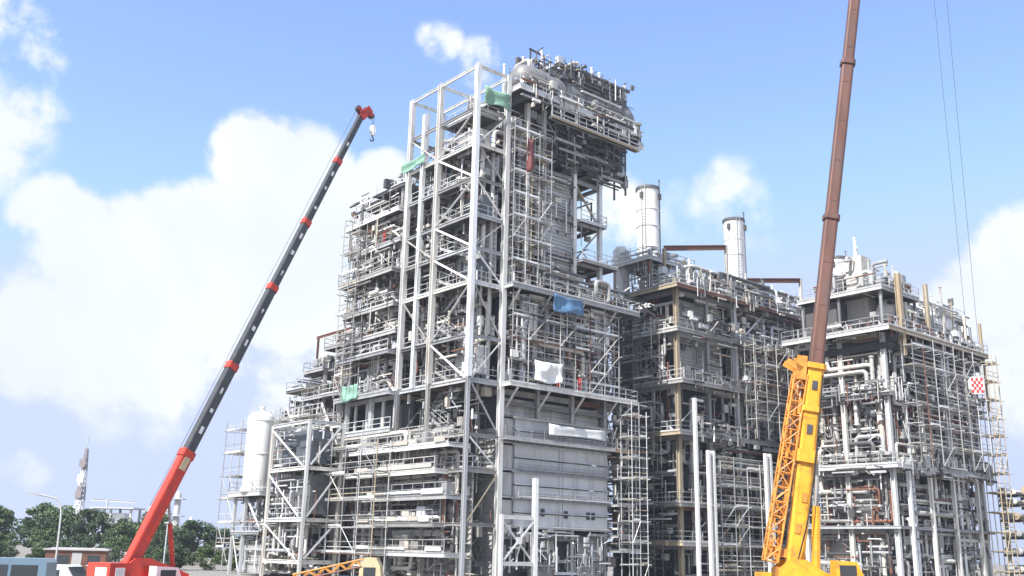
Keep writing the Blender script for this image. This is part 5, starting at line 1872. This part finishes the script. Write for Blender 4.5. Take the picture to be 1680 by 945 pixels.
def hut(label, pos, rz, ln, wd, ht, m):
    t = Thing('site_hut', label, 'hut', pos, False, None, rz)
    t.box('wall', (-ln / 2, -wd / 2, .15), (ln / 2, wd / 2, ht), m)
    t.box('roof', (-ln / 2 - .15, -wd / 2 - .15, ht + .003), (ln / 2 + .15, wd / 2 + .15, ht + .14), 'far_steel')
    for x in (-ln * .3, ln * .2):
        w_ = t.box('window', (x, -wd / 2 - .03, 1.1), (x + 1.0, -wd / 2 + .01, 1.9), 'glass')
        t.box('window_frame', (x - .06, -wd / 2 - .05, 1.0), (x + 1.06, -wd / 2 - .035, 1.08), 'white_paint', w_)
    t.box('door', (-.3, -wd / 2 - .03, .2), (.5, -wd / 2 + .01, 2.1), 'far_steel')
    for x in (-ln / 2 + .2, ln / 2 - .2):
        t.box('skid', (x - .1, -wd / 2 + .1, .01), (x + .1, wd / 2 - .1, .16), 'steel_dark')


hut('cream site hut in front of the trees', (-44.0, 105, 0), rad(8), 5, 2.4, 2.3, 'sheet_white')
hut('rust red site hut in front of the trees', (-38.0, 90, 0), rad(15), 5, 2.4, 2.3, 'primer')

# loader with a lattice boom in front of the scaffold
tl = Thing('lattice_loader', 'beige loader with an orange lattice boom in front of the long scaffold', 'loader', (-7.9, 60, 0), False)
b = MB()
vs, fs = prism([(-8.6, 1.0), (-7.2, 1.0), (-7.35, 2.05), (-7.6, 2.5), (-8.25, 2.5), (-8.5, 2.1)])
b.put([(x, 59.3 + z * 1.4, zz) for x, zz, z in vs], [tuple(reversed(f)) for f in fs])
cb = tl.add('cab', b.mesh('loader_cab', 'beige'))
tl.box('chassis', (-10.2, 59.1, .55), (-6.4, 60.9, 1.05), 'beige')
tl.box('cab_window', (-8.3, 59.27, 1.35), (-7.6, 59.31, 1.95), 'glass', cb)
A, B = V3((-12.4, 59.6, 1.25)), V3((-8.4, 59.6, 2.2))
for y in (-.3, .3):
    for zz in (-.2, .2):
        tl.bar('boom_chord', A + V3((0, y, zz)), B + V3((0, y, zz)), .09, .09, 'tube', 'crane_orange' if zz > 0 else 'primer')
lb = MB()
for k in range(9):
    p_, q_ = A.lerp(B, k / 9), A.lerp(B, (k + 1) / 9)
    for y in (-.3, .3):
        lb.bar(p_ + V3((0, y, -.2 if k % 2 else .2)), q_ + V3((0, y, .2 if k % 2 else -.2)), .05, .05)
    lb.bar(p_ + V3((0, -.3, .2)), p_ + V3((0, .3, .2)), .05, .05)
tl.add('lacing', lb.mesh('boom_lacing', 'crane_orange'))
for x in (-9.6, -7.0):
    for y in (59.2, 60.8):
        n = 20
        t = MB()
        vs, fs = prism([(.55 * cos(2 * pi * k / n), .55 * sin(2 * pi * k / n)) for k in range(n)], -.2, .2)
        t.put([(x + a, y + c, .55 + b_) for a, b_, c in vs], [tuple(reversed(f)) for f in fs])
        tl.add('wheel', t.mesh('loader_wheel', 'rubber', True))

# ------------------------------------------------------------------ air
hz_me = new_mesh('haze', [(x, y, z) for z in (-1.5, 72.0) for x, y in ((-2600, -2600), (2600, -2600), (2600, 2600), (-2600, 2600))],
                 [(3, 2, 1, 0), (4, 5, 6, 7), (0, 1, 5, 4), (1, 2, 6, 5), (2, 3, 7, 6), (3, 0, 4, 7)])
hm = bpy.data.materials.new('haze')
hm.use_nodes = True
hn = hm.node_tree
hn.nodes.clear()
ho_ = hn.nodes.new('ShaderNodeOutputMaterial')
pv = hn.nodes.new('ShaderNodeVolumePrincipled')
pv.inputs['Color'].default_value = (.80, .88, 1.0, 1)
pv.inputs['Density'].default_value = .00034
pv.inputs['Anisotropy'].default_value = .2
hn.links.new(pv.outputs[0], ho_.inputs['Volume'])
hz_me.materials.append(hm)
hz = bpy.data.objects.new('haze', hz_me)
COL.objects.link(hz)
hz['kind'] = 'stuff'
hz['label'] = 'pale blue air over the site'
